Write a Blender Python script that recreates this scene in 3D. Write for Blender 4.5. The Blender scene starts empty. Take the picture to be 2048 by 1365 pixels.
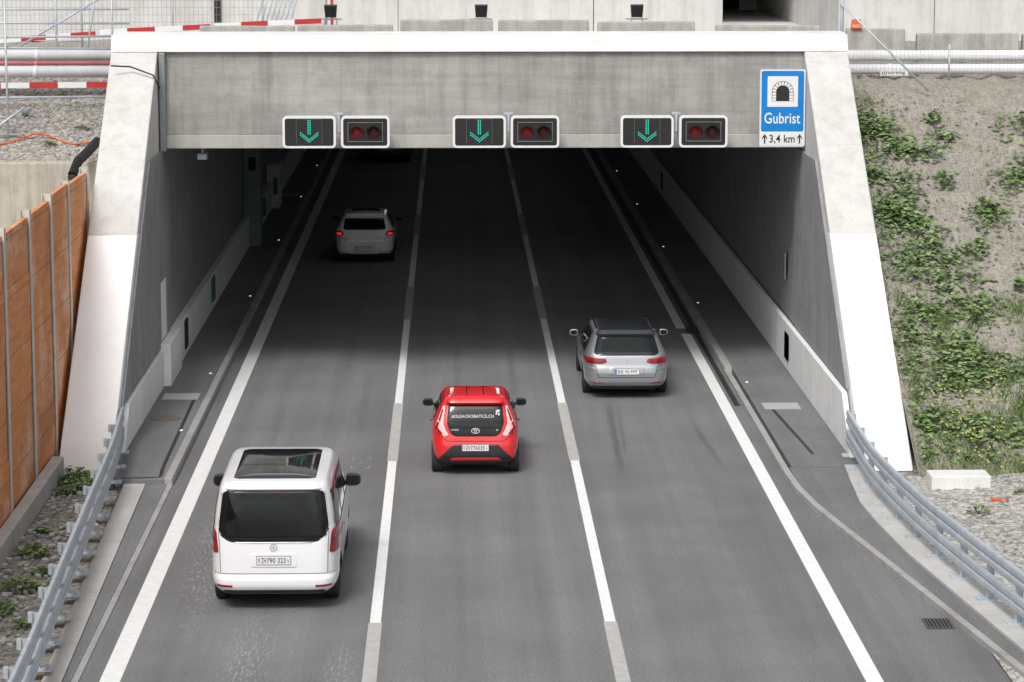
import bpy, bmesh, math, random
from mathutils import Vector, Matrix
from mathutils.bvhtree import BVHTree
random.seed(7)
sc = bpy.context.scene
col = sc.collection
R = random.uniform

# ------------------------------------------------------------ materials
def nmat(name):
    m = bpy.data.materials.new(name); m.use_nodes = True
    nt = m.node_tree
    return m, nt, nt.nodes["Principled BSDF"]

def N(nt, t, **kw):
    n = nt.nodes.new(t)
    for k, v in kw.items(): setattr(n, k, v)
    return n

def c4(c):
    if isinstance(c, (int, float)): c = (c, c, c)
    return (c[0], c[1], c[2], 1)

def noise(nt, vec, scale, detail=5, rough=.55, stretch=None):
    if stretch:
        mp = N(nt, 'ShaderNodeMapping'); mp.inputs['Scale'].default_value = stretch
        nt.links.new(vec, mp.inputs[0]); vec = mp.outputs[0]
    n = N(nt, 'ShaderNodeTexNoise'); n.inputs['Scale'].default_value = scale
    n.inputs['Detail'].default_value = detail; n.inputs['Roughness'].default_value = rough
    nt.links.new(vec, n.inputs['Vector'])
    return n.outputs['Fac']

def ramp(nt, fac, a, b, ca=0.0, cb=1.0):
    r = N(nt, 'ShaderNodeMapRange')
    r.inputs[1].default_value = a; r.inputs[2].default_value = b
    r.inputs[3].default_value = ca; r.inputs[4].default_value = cb
    nt.links.new(fac, r.inputs[0]); return r.outputs[0]

def mix(nt, fac, a, b, mode='MIX'):
    m = N(nt, 'ShaderNodeMix', data_type='RGBA', blend_type=mode)
    if isinstance(fac, (int, float)): m.inputs[0].default_value = fac
    else: nt.links.new(fac, m.inputs[0])
    for i, s in ((6, a), (7, b)):
        if isinstance(s, (int, float, tuple)): m.inputs[i].default_value = c4(s)
        else: nt.links.new(s, m.inputs[i])
    return m.outputs[2]

def math2(nt, op, a, b=0.0):
    m = N(nt, 'ShaderNodeMath', operation=op)
    for i, s in ((0, a), (1, b)):
        if isinstance(s, (int, float)): m.inputs[i].default_value = s
        else: nt.links.new(s, m.inputs[i])
    return m.outputs[0]

def coords(nt):
    return N(nt, 'ShaderNodeTexCoord').outputs['Object']

def bump(nt, bsdf, fac, strength, dist=.01):
    b = N(nt, 'ShaderNodeBump'); b.inputs['Strength'].default_value = strength
    b.inputs['Distance'].default_value = dist
    nt.links.new(fac, b.inputs['Height']); nt.links.new(b.outputs[0], bsdf.inputs['Normal'])

def surf(name, c1, c2=None, scale=3, rough=.7, metal=0, bmp=0, bscale=60, coat=0, streak=0.0,
         stretch=None, emit=None, es=0, spec=.5):
    m, nt, b = nmat(name)
    co = coords(nt)
    if c2 is None: c2 = tuple(min(1, x*.85) for x in c4(c1)[:3])
    f = ramp(nt, noise(nt, co, scale, stretch=stretch), .32, .68)
    cc = mix(nt, f, c1, c2)
    if streak:
        s = ramp(nt, noise(nt, co, 3, 6, .6, (2.2, 2.2, .12)), .45, .75, 1, 1-streak)
        cc = mix(nt, 1.0, cc, s, 'MULTIPLY')
    nt.links.new(cc, b.inputs['Base Color'])
    b.inputs['Roughness'].default_value = rough
    b.inputs['Metallic'].default_value = metal
    b.inputs['Specular IOR Level'].default_value = spec
    if coat:
        b.inputs['Coat Weight'].default_value = coat; b.inputs['Coat Roughness'].default_value = .04
    if bmp: bump(nt, b, noise(nt, co, bscale, 4), bmp)
    if emit:
        b.inputs['Emission Color'].default_value = c4(emit); b.inputs['Emission Strength'].default_value = es
    return m

def concrete(name, c1, c2, dark, streak=.3, split=None, white=None, panel=None, amt=.8, boards=0):
    m, nt, b = nmat(name)
    co = coords(nt)
    cc = mix(nt, ramp(nt, noise(nt, co, .7, 8, .62), .35, .65), c1, c2)
    cc = mix(nt, ramp(nt, noise(nt, co, 2.1, 8, .7), .5, .78, 0, amt), cc, dark)
    s = ramp(nt, noise(nt, co, 2.2, 7, .65, (1.8, 1.8, .16)), .45, .75, 1, 1-streak)
    cc = mix(nt, 1.0, cc, s, 'MULTIPLY')
    if boards:
        s = ramp(nt, noise(nt, co, 1.6, 6, .7, (.25, .25, 3.2)), .4, .7, 1, 1-boards)
        cc = mix(nt, 1.0, cc, s, 'MULTIPLY')
    sp = ramp(nt, noise(nt, co, 45, 3, .7), .3, .7, .9, 1.08)
    cc = mix(nt, 1.0, cc, sp, 'MULTIPLY')
    sep = N(nt, 'ShaderNodeSeparateXYZ'); nt.links.new(co, sep.inputs[0])
    if panel:
        px, pz = panel
        for out, p in ((0, px), (2, pz)):
            if p:
                fr = math2(nt, 'FRACT', math2(nt, 'DIVIDE', math2(nt, 'ADD', sep.outputs[out], 100.13), p))
                ln = math2(nt, 'LESS_THAN', fr, .012/p)
                cc = mix(nt, math2(nt, 'MULTIPLY', ln, .45), cc, dark)
    if split is not None:
        wob = ramp(nt, noise(nt, co, 5, 3), 0, 1, -.02, .02)
        z = math2(nt, 'ADD', sep.outputs[2], wob)
        w = mix(nt, ramp(nt, noise(nt, co, 1.3, 7, .65), .45, .8), white, tuple(x*.94 for x in white))
        w = mix(nt, ramp(nt, noise(nt, co, 3.3, 7, .65, (2, 2, .12)), .55, .85, 0, .22), w, tuple(x*.78 for x in white))
        ft = ramp(nt, sep.outputs[2], .0, .5, .35, 0)
        w = mix(nt, ft, w, tuple(x*.65 for x in white))
        cc = mix(nt, math2(nt, 'LESS_THAN', z, split), cc, w)
    nt.links.new(cc, b.inputs['Base Color'])
    b.inputs['Roughness'].default_value = .85
    bump(nt, b, noise(nt, co, 35, 5), .25, .008)
    return m

M = {}
def asphalt(name, base, wear_and_sheen=False):
    m, nt, b = nmat(name)
    co = coords(nt)
    cc = mix(nt, ramp(nt, noise(nt, co, .35, 6, .6), .35, .65), tuple(x*.90 for x in base), tuple(x*1.1 for x in base))
    t = ramp(nt, noise(nt, co, 1.0, 6, .6, (1.7, .035, 1)), .35, .7, 1.1, .84)
    cc = mix(nt, 1.0, cc, t, 'MULTIPLY')
    sp = ramp(nt, noise(nt, co, 26, 5, .85), .32, .68, .6, 1.45)
    cc = mix(nt, 1.0, cc, sp, 'MULTIPLY')
    st = ramp(nt, noise(nt, co, 1.4, 8, .7), .62, .75, 0, .3)
    cc = mix(nt, st, cc, tuple(x*.6 for x in base))
    if wear_and_sheen:
        sep = N(nt, 'ShaderNodeSeparateXYZ'); nt.links.new(co, sep.inputs[0])
        X, Y = sep.outputs[0], sep.outputs[1]
        def blob(cx, cy, rx, ry):
            dx = math2(nt, 'DIVIDE', math2(nt, 'SUBTRACT', X, cx), rx)
            dy = math2(nt, 'DIVIDE', math2(nt, 'SUBTRACT', Y, cy), ry)
            d = math2(nt, 'ADD', math2(nt, 'MULTIPLY', dx, dx), math2(nt, 'MULTIPLY', dy, dy))
            return ramp(nt, d, 0, 1, 1, 0)
        fl = ramp(nt, noise(nt, co, 13, 8, .85, (1.8, .30, 1)), .52, .64, 0, 1)
        msk = math2(nt, 'MAXIMUM', blob(-2.9, 37.4, .42, 3.4), math2(nt, 'MAXIMUM', blob(-3.9, 44.5, .5, 6.5), math2(nt, 'MAXIMUM', blob(-1.6, 36.5, .3, 2), blob(-2.6, 94, .9, 9))))  # far blob paints a sky reflection into the colour; near blobs are scratches
        cc = mix(nt, math2(nt, 'MULTIPLY', math2(nt, 'MULTIPLY', fl, msk), .85), cc, (.56, .56, .56))
        brk = ramp(nt, noise(nt, co, 5, 5, .7, (1, 2.5, 1)), .35, .6, .25, 1)
        tot = None
        for (xa, ya, xb, yb, wd, am) in ((3.30, 58, 3.12, 49.5, .10, .55), (3.46, 57, 3.30, 51, .05, .4), (4.85, 56, 5.10, 49.8, .09, .45), (-1.9, 62, -1.85, 53, .12, .2), (.1, 66, .08, 56, .12, .3), (1.35, 66, 1.3, 57, .1, .3), (-3.6, 58, -3.55, 46, .14, .2)):
            k = (xb-xa)/(yb-ya)
            ln = math2(nt, 'ADD', math2(nt, 'MULTIPLY', math2(nt, 'SUBTRACT', Y, ya), k), xa)
            ax = math2(nt, 'ABSOLUTE', math2(nt, 'SUBTRACT', X, ln))
            q = ramp(nt, ax, wd*.3, wd, am, 0)
            q = math2(nt, 'MULTIPLY', q, ramp(nt, Y, yb, yb+2, 0, 1)); q = math2(nt, 'MULTIPLY', q, ramp(nt, Y, ya-2, ya, 1, 0))
            tot = q if tot is None else math2(nt, 'MAXIMUM', tot, q)
        cc = mix(nt, math2(nt, 'MULTIPLY', tot, brk), cc, (.035, .035, .037))
    nt.links.new(cc, b.inputs['Base Color'])
    b.inputs['Roughness'].default_value = .78
    b.inputs['Specular IOR Level'].default_value = .3
    bump(nt, b, noise(nt, co, 55, 4), .4, .006)
    return m
M['asphalt'] = asphalt('asphalt', (.172, .172, .175), True)
M['asphalt2'] = asphalt('asphalt_walk', (.172, .172, .175))
M['paint'] = surf('road_paint', (.84, .84, .82), (.74, .74, .73), 6, .7, bmp=.2)
M['greydash'] = surf('worn_grey_marking', (.47, .46, .44), (.39, .38, .37), 6, .8, bmp=.2)
M['faintmark'] = surf('faint_survey_paint', (.36, .36, .36), (.24, .24, .24), 20, .8)
M['tar'] = surf('tar_seam', .03, .045, 5, .6)
M['leg'] = concrete('portal_concrete', (.56, .55, .52), (.64, .63, .61), (.46, .45, .43), .16, 3.85, (.87, .87, .87), panel=(None, 1.6), amt=.6)
M['beam'] = concrete('lintel_concrete', (.33, .32, .298), (.43, .42, .395), (.225, .218, .205), .30, panel=(2.7, None), amt=.6, boards=.22)
M['lip'] = concrete('lintel_lip_concrete', (.43, .42, .39), (.49, .48, .455), (.33, .32, .30), .2)
M['coping'] = concrete('coping_concrete', (.72, .71, .68), (.80, .79, .77), (.58, .57, .54), .12, panel=(4.4, None))
M['lining'] = concrete('tunnel_lining', (.27, .27, .275), (.33, .33, .335), (.21, .21, .215), .3)
M['dado'] = concrete('white_dado', (.85, .86, .85), (.80, .81, .80), (.68, .68, .67), .12)
M['conc'] = concrete('site_concrete', (.62, .61, .59), (.70, .69, .67), (.50, .49, .47), .2, panel=(3.0, None))
M['barrier'] = concrete('barrier_concrete', (.36, .35, .32), (.48, .47, .44), (.20, .20, .18), .4)
M['strip'] = concrete('strip_concrete', (.46, .45, .43), (.54, .53, .51), (.34, .33, .32), .1)
M['kerb'] = concrete('kerb_stone', (.33, .325, .31), (.40, .39, .38), (.22, .21, .20), .1)
M['tanconc'] = concrete('old_wall_concrete', (.46, .41, .34), (.54, .50, .43), (.32, .28, .23), .4)
M['galv'] = surf('galvanised_steel', (.56, .61, .66), (.46, .51, .56), 3, .5, .25, bmp=.05, streak=.15)
M['galvd'] = surf('aged_steel', (.35, .36, .37), (.27, .28, .29), 5, .5, .6)
M['badge'] = surf('silver_badge', (.80, .80, .82), (.70, .70, .72), 5, .35, .2)
M['steelpost'] = surf('pale_steel_post', (.66, .64, .61), (.54, .52, .49), 4, .6, .1)
M['black'] = surf('black_plastic', .018, .026, 8, .45)
M['blackm'] = surf('matt_black', .012, .018, 8, .7)
M['rubber'] = surf('tyre_rubber', .022, .03, 12, .8, bmp=.2)
M['rim'] = surf('alloy', (.45, .46, .47), (.36, .37, .38), 8, .3, .8)
M['glass'] = surf('tinted_glass', (.006, .008, .009), (.010, .012, .013), 2, .04, spec=.45)
M['chrome'] = surf('chrome', .75, .7, 3, .12, 1)
M['white'] = surf('white_enamel', (.80, .80, .80), (.76, .76, .76), 4, .4)
M['textw'] = surf('window_sticker', (.62, .62, .63), (.55, .55, .56), 4, .5)
M['pipe'] = surf('white_pipe', (.78, .79, .79), (.68, .69, .69), 2, .45, streak=.12)
M['pipered'] = surf('faded_red_pipe', (.55, .20, .20), (.48, .14, .14), 2, .5, streak=.12)
M['blue'] = surf('sign_blue', (.0, .22, .62), (.0, .20, .57), 2, .4)
M['ink'] = surf('black_ink', .015, .02, 5, .5)
M['inkg'] = surf('plate_ink', .04, .05, 5, .5)
M['redp'] = surf('red_board', (.55, .03, .035), (.42, .03, .03), 4, .5)
M['orange'] = surf('orange_plastic', (.75, .13, .03), (.6, .1, .03), 4, .5)
M['greenled'] = surf('green_led', (.0, .35, .28), None, 4, .4, emit=(.02, .80, .56), es=.95)
M['redlamp'] = surf('red_lens', (.16, .008, .01), (.09, .006, .008), 14, .12, spec=.5, emit=(.5, .01, .02), es=.05)
M['redlamp2'] = surf('dark_red_lens', (.06, .01, .01), (.035, .008, .008), 14, .12, spec=.5)
M['led'] = surf('kerb_led', .9, .8, 4, .3, emit=(1, .98, .93), es=.7)
M['lamp'] = surf('luminaire', .9, .85, 4, .3, emit=(.93, .97, 1), es=5)
M['lamp2'] = surf('luminaire_dim', .9, .85, 4, .3, emit=(.93, .97, 1), es=1.8)
M['tail'] = surf('tail_lens', (.36, .008, .015), (.22, .006, .01), 9, .12, coat=.3, stretch=(1, 1, 6))
M['taillit'] = surf('tail_lens_lit', (.6, .01, .015), (.4, .008, .01), 9, .12, emit=(1, .02, .02), es=.75)
M['taild'] = surf('tail_lens_dark', (.12, .006, .012), (.08, .006, .01), 9, .12, coat=.3)
M['clearlens'] = surf('clear_lens', (.78, .66, .66), (.70, .48, .49), 10, .12, coat=.5)
M['green'] = surf('emergency_green', (.02, .20, .13), None, 4, .5)
M['cabinet'] = surf('cabinet_green_grey', (.20, .27, .26), (.16, .22, .21), 4, .5)
M['cover'] = surf('cover_plate', (.46, .46, .44), (.38, .38, .37), 8, .7, bmp=.1)
M['rust'] = surf('rusty_iron', (.20, .14, .10), (.14, .11, .085), 12, .8, bmp=.2)
M['iron'] = surf('cast_iron', (.10, .095, .09), (.07, .065, .06), 12, .7, bmp=.2)

def gravel(name, a, b_, c, green=None, net=False):
    m, nt, b = nmat(name)
    co = coords(nt)
    cc = mix(nt, ramp(nt, noise(nt, co, .8, 8, .65), .35, .65), a, b_)
    v = N(nt, 'ShaderNodeTexVoronoi'); v.inputs['Scale'].default_value = 16
    nt.links.new(co, v.inputs['Vector'])
    bw = N(nt, 'ShaderNodeRGBToBW'); nt.links.new(v.outputs['Color'], bw.inputs[0])
    lo, hi = (.75, 1.2) if net else (.55, 1.4)
    cc = mix(nt, 1.0, cc, ramp(nt, bw.outputs[0], .2, .8, lo, hi), 'MULTIPLY')
    cc = mix(nt, ramp(nt, noise(nt, co, 3, 8, .75), .5, .7, 0, .6), cc, c)
    if green:
        sep0 = N(nt, 'ShaderNodeSeparateXYZ'); nt.links.new(co, sep0.inputs[0])
        low = ramp(nt, sep0.outputs[1], 50, 56, .12, -.03)
        f = math2(nt, 'ADD', noise(nt, co, .9, 7, .7), low)
        cc = mix(nt, ramp(nt, f, .53, .66, 0, .7), cc, green)
    h = v.outputs['Distance']
    if net:
        sep = N(nt, 'ShaderNodeSeparateXYZ'); nt.links.new(co, sep.inputs[0])
        w = ramp(nt, noise(nt, co, 3, 3), 0, 1, -.1, .1)
        for o in (0, 1):
            u = math2(nt, 'ADD', math2(nt, 'ADD', sep.outputs[o], 100), w)
            ln = math2(nt, 'LESS_THAN', math2(nt, 'FRACT', math2(nt, 'DIVIDE', u, .075)), .25)
            cc = mix(nt, math2(nt, 'MULTIPLY', ln, .3), cc, (.38, .345, .295))
    nt.links.new(cc, b.inputs['Base Color']); b.inputs['Roughness'].default_value = .95
    bump(nt, b, h, .6, .03)
    return m
M['gravel'] = gravel('gravel', (.44, .42, .39), (.36, .345, .32), (.28, .265, .24))
M['gravelweed'] = gravel('gravel_with_weeds', (.30, .29, .27), (.24, .23, .21), (.17, .16, .14))
M['slope'] = gravel('geotextile_soil', (.30, .275, .24), (.25, .228, .198), (.18, .162, .136), (.13, .145, .065), True)
M['dirt'] = gravel('dirt_slope', (.32, .30, .27), (.27, .25, .225), (.19, .175, .15))

m, nt, b = nmat('weathered_timber'); co = coords(nt)
g = ramp(nt, noise(nt, co, 2.0, 7, .65, (1, .35, 4.5)), .3, .7)
cc = mix(nt, g, (.66, .215, .055), (.75, .35, .14))
cc = mix(nt, ramp(nt, noise(nt, co, .7, 7, .65, (1, .5, 1)), .50, .68, 0, .8), cc, (.43, .15, .05))
cc = mix(nt, ramp(nt, noise(nt, co, .9, 8, .72, (1, .7, .8)), .50, .64, 0, .65), cc, (.80, .60, .46))
cc = mix(nt, ramp(nt, noise(nt, co, 4, 8, .75, (1, .25, 2)), .58, .70, 0, .7), cc, (.24, .13, .08))
sep = N(nt, 'ShaderNodeSeparateXYZ'); nt.links.new(co, sep.inputs[0])
fr = math2(nt, 'FRACT', math2(nt, 'DIVIDE', math2(nt, 'ADD', sep.outputs[2], 10.1), 1.0))
cc = mix(nt, math2(nt, 'MULTIPLY', math2(nt, 'LESS_THAN', fr, .02), .6), cc, (.12, .07, .04))
nt.links.new(cc, b.inputs['Base Color']); b.inputs['Roughness'].default_value = .8
bump(nt, b, g, .3, .01)
M['timber'] = m

def leafmat(name, a, b_):
    m, nt, b = nmat(name); co = coords(nt)
    nt.links.new(mix(nt, ramp(nt, noise(nt, co, 6, 3), .35, .65), a, b_), b.inputs['Base Color'])
    b.inputs['Roughness'].default_value = .6
    return m
M['leaf1'] = leafmat('leaf_green', (.13, .21, .06), (.18, .27, .09))
M['leaf2'] = leafmat('leaf_dark', (.06, .11, .035), (.09, .145, .045))
M['leaf3'] = leafmat('leaf_pale', (.27, .36, .17), (.23, .30, .13))
M['grassy'] = leafmat('dry_grass', (.30, .29, .16), (.22, .25, .10))
M['yellow'] = leafmat('yellow_flower', (.52, .47, .10), (.45, .40, .08))

def carpaint(name, c, metal=0.0, rough=.35, dirt=.25):
    m, nt, b = nmat(name); co = coords(nt)
    sep = N(nt, 'ShaderNodeSeparateXYZ'); nt.links.new(co, sep.inputs[0])
    d = math2(nt, 'MULTIPLY', ramp(nt, sep.outputs[2], .25, .75, 1, 0), ramp(nt, noise(nt, co, 6, 6), .3, .7, .3, 1))
    d = math2(nt, 'MULTIPLY', d, dirt)
    nt.links.new(mix(nt, d, c, (.20, .18, .16)), b.inputs['Base Color'])
    nt.links.new(ramp(nt, noise(nt, co, 4, 5), .3, .7, rough*.9, rough*1.15), b.inputs['Roughness'])
    b.inputs['Metallic'].default_value = metal
    b.inputs['Coat Weight'].default_value = .8; b.inputs['Coat Roughness'].default_value = .05
    return m

# ------------------------------------------------------------ builders
def link(o, parent=None):
    col.objects.link(o)
    if parent: o.parent = parent
    return o

def thing(name, label, cat, loc=(0, 0, 0), group=None):
    e = bpy.data.objects.new(name, None); e.empty_display_size = .3
    e.location = loc; col.objects.link(e)
    e["label"] = label; e["category"] = cat
    if group: e["group"] = group
    return e

def tag(o, label, cat, group=None):
    o["label"] = label; o["category"] = cat
    if group: o["group"] = group
    return o

class MB:
    def __init__(s, o=(0, 0, 0)):
        s.v = []; s.f = []; s.m = []; s.o = Vector(o)
    def add(s, vs, fs, mi=0):
        k = len(s.v)
        s.v += [Vector(p) - s.o for p in vs]
        s.f += [tuple(i+k for i in f) for f in fs]
        s.m += [mi]*len(fs); return s
    def box(s, x0, x1, y0, y1, z0, z1, mi=0):
        return s.add([(x0,y0,z0),(x1,y0,z0),(x1,y1,z0),(x0,y1,z0),(x0,y0,z1),(x1,y0,z1),(x1,y1,z1),(x0,y1,z1)],
                     [(0,3,2,1),(4,5,6,7),(0,1,5,4),(1,2,6,5),(2,3,7,6),(3,0,4,7)], mi)
    def obox(s, c, ax, ay, az, mi=0):
        c = Vector(c); ax = Vector(ax); ay = Vector(ay); az = Vector(az)
        vs = [c+sx*ax+sy*ay+sz*az for sz in (-1,1) for sx, sy in ((-1,-1),(1,-1),(1,1),(-1,1))]
        return s.add(vs, [(0,3,2,1),(4,5,6,7),(0,1,5,4),(1,2,6,5),(2,3,7,6),(3,0,4,7)], mi)
    def cyl(s, p0, p1, r, n=12, mi=0, r2=None):
        p0 = Vector(p0); p1 = Vector(p1); d = (p1-p0).normalized()
        a = d.orthogonal().normalized(); b2 = d.cross(a)
        r2 = r if r2 is None else r2
        vs = [p0+r*(math.cos(t)*a+math.sin(t)*b2) for t in [2*math.pi*i/n for i in range(n)]]
        vs += [p1+r2*(math.cos(t)*a+math.sin(t)*b2) for t in [2*math.pi*i/n for i in range(n)]]
        fs = [(i, (i+1)%n, n+(i+1)%n, n+i) for i in range(n)]
        fs += [tuple(range(n-1, -1, -1)), tuple(range(n, 2*n))]
        return s.add(vs, fs, mi)
    def extrude(s, pts, vec, mi=0):
        n = len(pts); v = Vector(vec)
        vs = [Vector(p) for p in pts] + [Vector(p)+v for p in pts]
        fs = [tuple(range(n)), tuple(range(2*n-1, n-1, -1))]
        fs += [(i, n+i, n+(i+1)%n, (i+1)%n) for i in range(n)]
        return s.add(vs, fs, mi)
    def sheet(s, pts, mi=0):
        return s.add(pts, [tuple(range(len(pts)))], mi)
    def build(s, name, mats, parent=None, smooth=False, bevel=0, recalc=True):
        me = bpy.data.meshes.new(name)
        me.from_pydata([tuple(p) for p in s.v], [], s.f)
        if not isinstance(mats, (list, tuple)): mats = [mats]
        for mm in mats: me.materials.append(mm)
        me.polygons.foreach_set('material_index', s.m)
        if recalc:
            bm = bmesh.new(); bm.from_mesh(me); bmesh.ops.recalc_face_normals(bm, faces=bm.faces)
            bm.to_mesh(me); bm.free()
        if smooth: me.polygons.foreach_set('use_smooth', [True]*len(me.polygons))
        me.update()
        o = bpy.data.objects.new(name, me); link(o, parent)
        if bevel:
            bv = o.modifiers.new('bevel', 'BEVEL'); bv.width = bevel; bv.segments = 2; bv.limit_method = 'ANGLE'
        return o

def up(o):
    me = o.data
    bm = bmesh.new(); bm.from_mesh(me)
    for f in bm.faces:
        if f.normal.z < 0: f.normal_flip()
    bm.to_mesh(me); bm.free(); return o

def rrect(w, h, r, n=6):
    out = []
    for cx, cz, a0 in ((w/2-r, h/2-r, 0), (-w/2+r, h/2-r, 90), (-w/2+r, -h/2+r, 180), (w/2-r, -h/2+r, 270)):
        for i in range(n+1):
            a = math.radians(a0+90*i/n); out.append((cx+r*math.cos(a), cz+r*math.sin(a)))
    return out

def text_data(s, w, h, bold=0):
    cu = bpy.data.curves.new('t', 'FONT'); cu.body = s; cu.size = 1; cu.resolution_u = 3
    cu.offset = bold; cu.space_character = 1+bold*2
    ob = bpy.data.objects.new('t', cu); col.objects.link(ob)
    dg = bpy.context.evaluated_depsgraph_get()
    me = bpy.data.meshes.new_from_object(ob.evaluated_get(dg))
    vs = [v.co.copy() for v in me.vertices]; fs = [tuple(p.vertices) for p in me.polygons]
    bpy.data.objects.remove(ob); bpy.data.curves.remove(cu); bpy.data.meshes.remove(me)
    x0 = min(v.x for v in vs); x1 = max(v.x for v in vs); y0 = min(v.y for v in vs); y1 = max(v.y for v in vs)
    out = [((v.x-x0)/(x1-x0)*w-w/2, (v.y-y0)/(y1-y0)*h-h/2) for v in vs]
    return out, fs

def text_on_y(mb, s, cx, y, cz, w, h, mi=0, bold=0):
    vs, fs = text_data(s, w, h, bold)
    mb.add([(cx+a, y, cz+b2) for a, b2 in vs], fs, mi)

# ------------------------------------------------------------ camera
H = 10.5; F = 5500.0
cam = bpy.data.cameras.new('camera'); camo = bpy.data.objects.new('camera', cam); col.objects.link(camo)
camo.location = (0, 0, H)
camo.rotation_euler = (math.radians(90-9.06), 0, math.radians(-1.245))
cam.sensor_width = 36; cam.lens = F/2048*36; cam.clip_end = 3000; cam.clip_start = .5
sc.camera = camo

# ------------------------------------------------------------ world
w = bpy.data.worlds.new('World'); sc.world = w; w.use_nodes = True
nt = w.node_tree; bg = nt.nodes['Background']
sky = nt.nodes.new('ShaderNodeTexSky'); sky.sky_type = 'NISHITA'; sky.sun_disc = False
SE, SR = math.radians(52), math.radians(200)
sky.sun_elevation = SE; sky.sun_rotation = SR; sky.dust_density = 5; sky.air_density = 1.0
hs = nt.nodes.new('ShaderNodeHueSaturation'); hs.inputs['Saturation'].default_value = .22
nt.links.new(sky.outputs[0], hs.inputs['Color'])
tc = nt.nodes.new('ShaderNodeTexCoord')
cl_ = ramp(nt, noise(nt, tc.outputs['Generated'], 2.6, 6, .6, (1, 1, 3.0)), .38, .62, .55, 1.42)
nt.links.new(mix(nt, 1.0, hs.outputs[0], cl_, 'MULTIPLY'), bg.inputs[0])
bg.inputs[1].default_value = .15
sun = bpy.data.lights.new('sun', 'SUN'); sun.energy = 1.5; sun.angle = math.radians(16); sun.color = (1, .98, .955)
so = bpy.data.objects.new('sun', sun); col.objects.link(so)
d = Vector((math.sin(SR)*math.cos(SE), math.cos(SR)*math.cos(SE), math.sin(SE)))
so.rotation_euler = d.to_track_quat('Z', 'Y').to_euler(); so.location = (0, 20, 60)
sc.view_settings.view_transform = 'Standard'; sc.view_settings.look = 'None'; sc.view_settings.exposure = 0

# ------------------------------------------------------------ ground and road
XR = 7.67
def struct(o): o["kind"] = "structure"; return o
struct(up(MB().sheet([(-900,-200,-.03),(900,-200,-.03),(900,1500,-.03),(-900,1500,-.03)]).build('ground', M['gravelweed'])))
KR = [(6.12, 61), (6.12, 50.0), (6.16, 48.4), (6.28, 47.0), (6.50, 45.4), (6.80, 43.3), (7.24, 40.2), (7.76, 36.5), (8.52, 31), (9.6, 23)]
struct(up(MB().sheet([(-5.12,-10,0),(9.6,-10,0)]+[(x,y,0) for x,y in reversed(KR)]+[(6.12,262,0),(-5.12,262,0)]).build('road', M['asphalt'])))
struct(MB().box(-6.4, -5.27, 49.2, 262, -.02, .12).build('pavement', M['asphalt2'], bevel=.01))
struct(MB().box(6.3, XR+.03, 50.2, 262, -.02, .12).build('pavement', M['asphalt2'], bevel=.01))
struct(MB().box(-5.27, -5.12, 49.2, 262, -.02, .15).build('kerb', M['kerb'], bevel=.02))
struct(MB().box(-5.22, -5.12, 10, 49.2, -.02, .025).build('kerb', M['kerb'], bevel=.01))
mb = MB(); mb.extrude([(-5.6,49.2,-.02),(-5.22,49.2,-.02),(-5.22,10,-.02),(-5.35,10,-.02),(-5.32,36,-.02)], (0,0,.05))
struct(mb.build('pavement', M['asphalt2']))
mb = MB(); mb.extrude([(-6.0,49.2,-.02),(-5.61,49.2,-.02),(-5.33,36,-.02),(-5.36,10,-.02),(-5.75,10,-.02),(-5.6,36,-.02)], (0,0,.065))
struct(mb.build('concrete_strip', M['strip']))
def offs(path, d):
    out = []
    for i, (x, y) in enumerate(path):
        a = Vector(path[max(0, i-1)]); b2 = Vector(path[min(len(path)-1, i+1)])
        t = (b2-a).normalized(); n = Vector((-t.y, t.x))
        out.append((x+n.x*d, y+n.y*d))
    return out
def band(mb, p1, p2, z0, z1, mi=0):
    n = len(p1)
    for i in range(n-1):
        a, b2, c, d2 = p1[i], p1[i+1], p2[i+1], p2[i]
        vs = [(a[0],a[1],z0),(b2[0],b2[1],z0),(c[0],c[1],z0),(d2[0],d2[1],z0)]
        vs += [(p[0],p[1],z1) for p in (a,b2,c,d2)]
        mb.add(vs, [(0,3,2,1),(4,5,6,7),(0,1,5,4),(1,2,6,5),(2,3,7,6),(3,0,4,7)], mi)
KR2 = offs(KR, .12)
mb = MB(); band(mb, KR, KR2, -.02, .09); mb.box(6.12, 6.29, 61, 262, -.02, .15)
struct(mb.build('kerb', M['kerb']))
RL = [(7.45, 48.4), (7.38, 47.0), (7.44, 45.4), (7.58, 43.3), (7.93, 40.2), (8.36, 36.5), (9.05, 31), (10.1, 23)]
V1 = KR2[2:]
mb = MB(); band(mb, V1, [(x-.26, y) for x, y in RL], -.02, .085)
mb.extrude([(6.26,50.2,-.02),(V1[0][0],V1[0][1],-.02),(7.19,48.4,-.02),(7.3,50.2,-.02)], (0,0,.105))
struct(mb.build('pavement', M['asphalt2']))
mb = MB(); band(mb, [(x-.255, y) for x, y in RL], [(x+.24, y) for x, y in RL], -.02, .125)
mb.extrude([(7.31,50.3,-.02),(7.195,48.42,-.02),(7.68,48.42,-.02),(7.66,50.3,-.02)], (0,0,.14))
struct(mb.build('concrete_strip', M['strip']))
mb = MB(); mb.box(5.94, 6.06, 57, 66.8, .003, .005); mb.box(5.94, 6.06, 68.0, 240, .003, .005)
mb.box(5.80, 6.11, 66.8, 68.0, .003, .006)
struct(mb.build('slot_drain', M['tar']))

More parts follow.
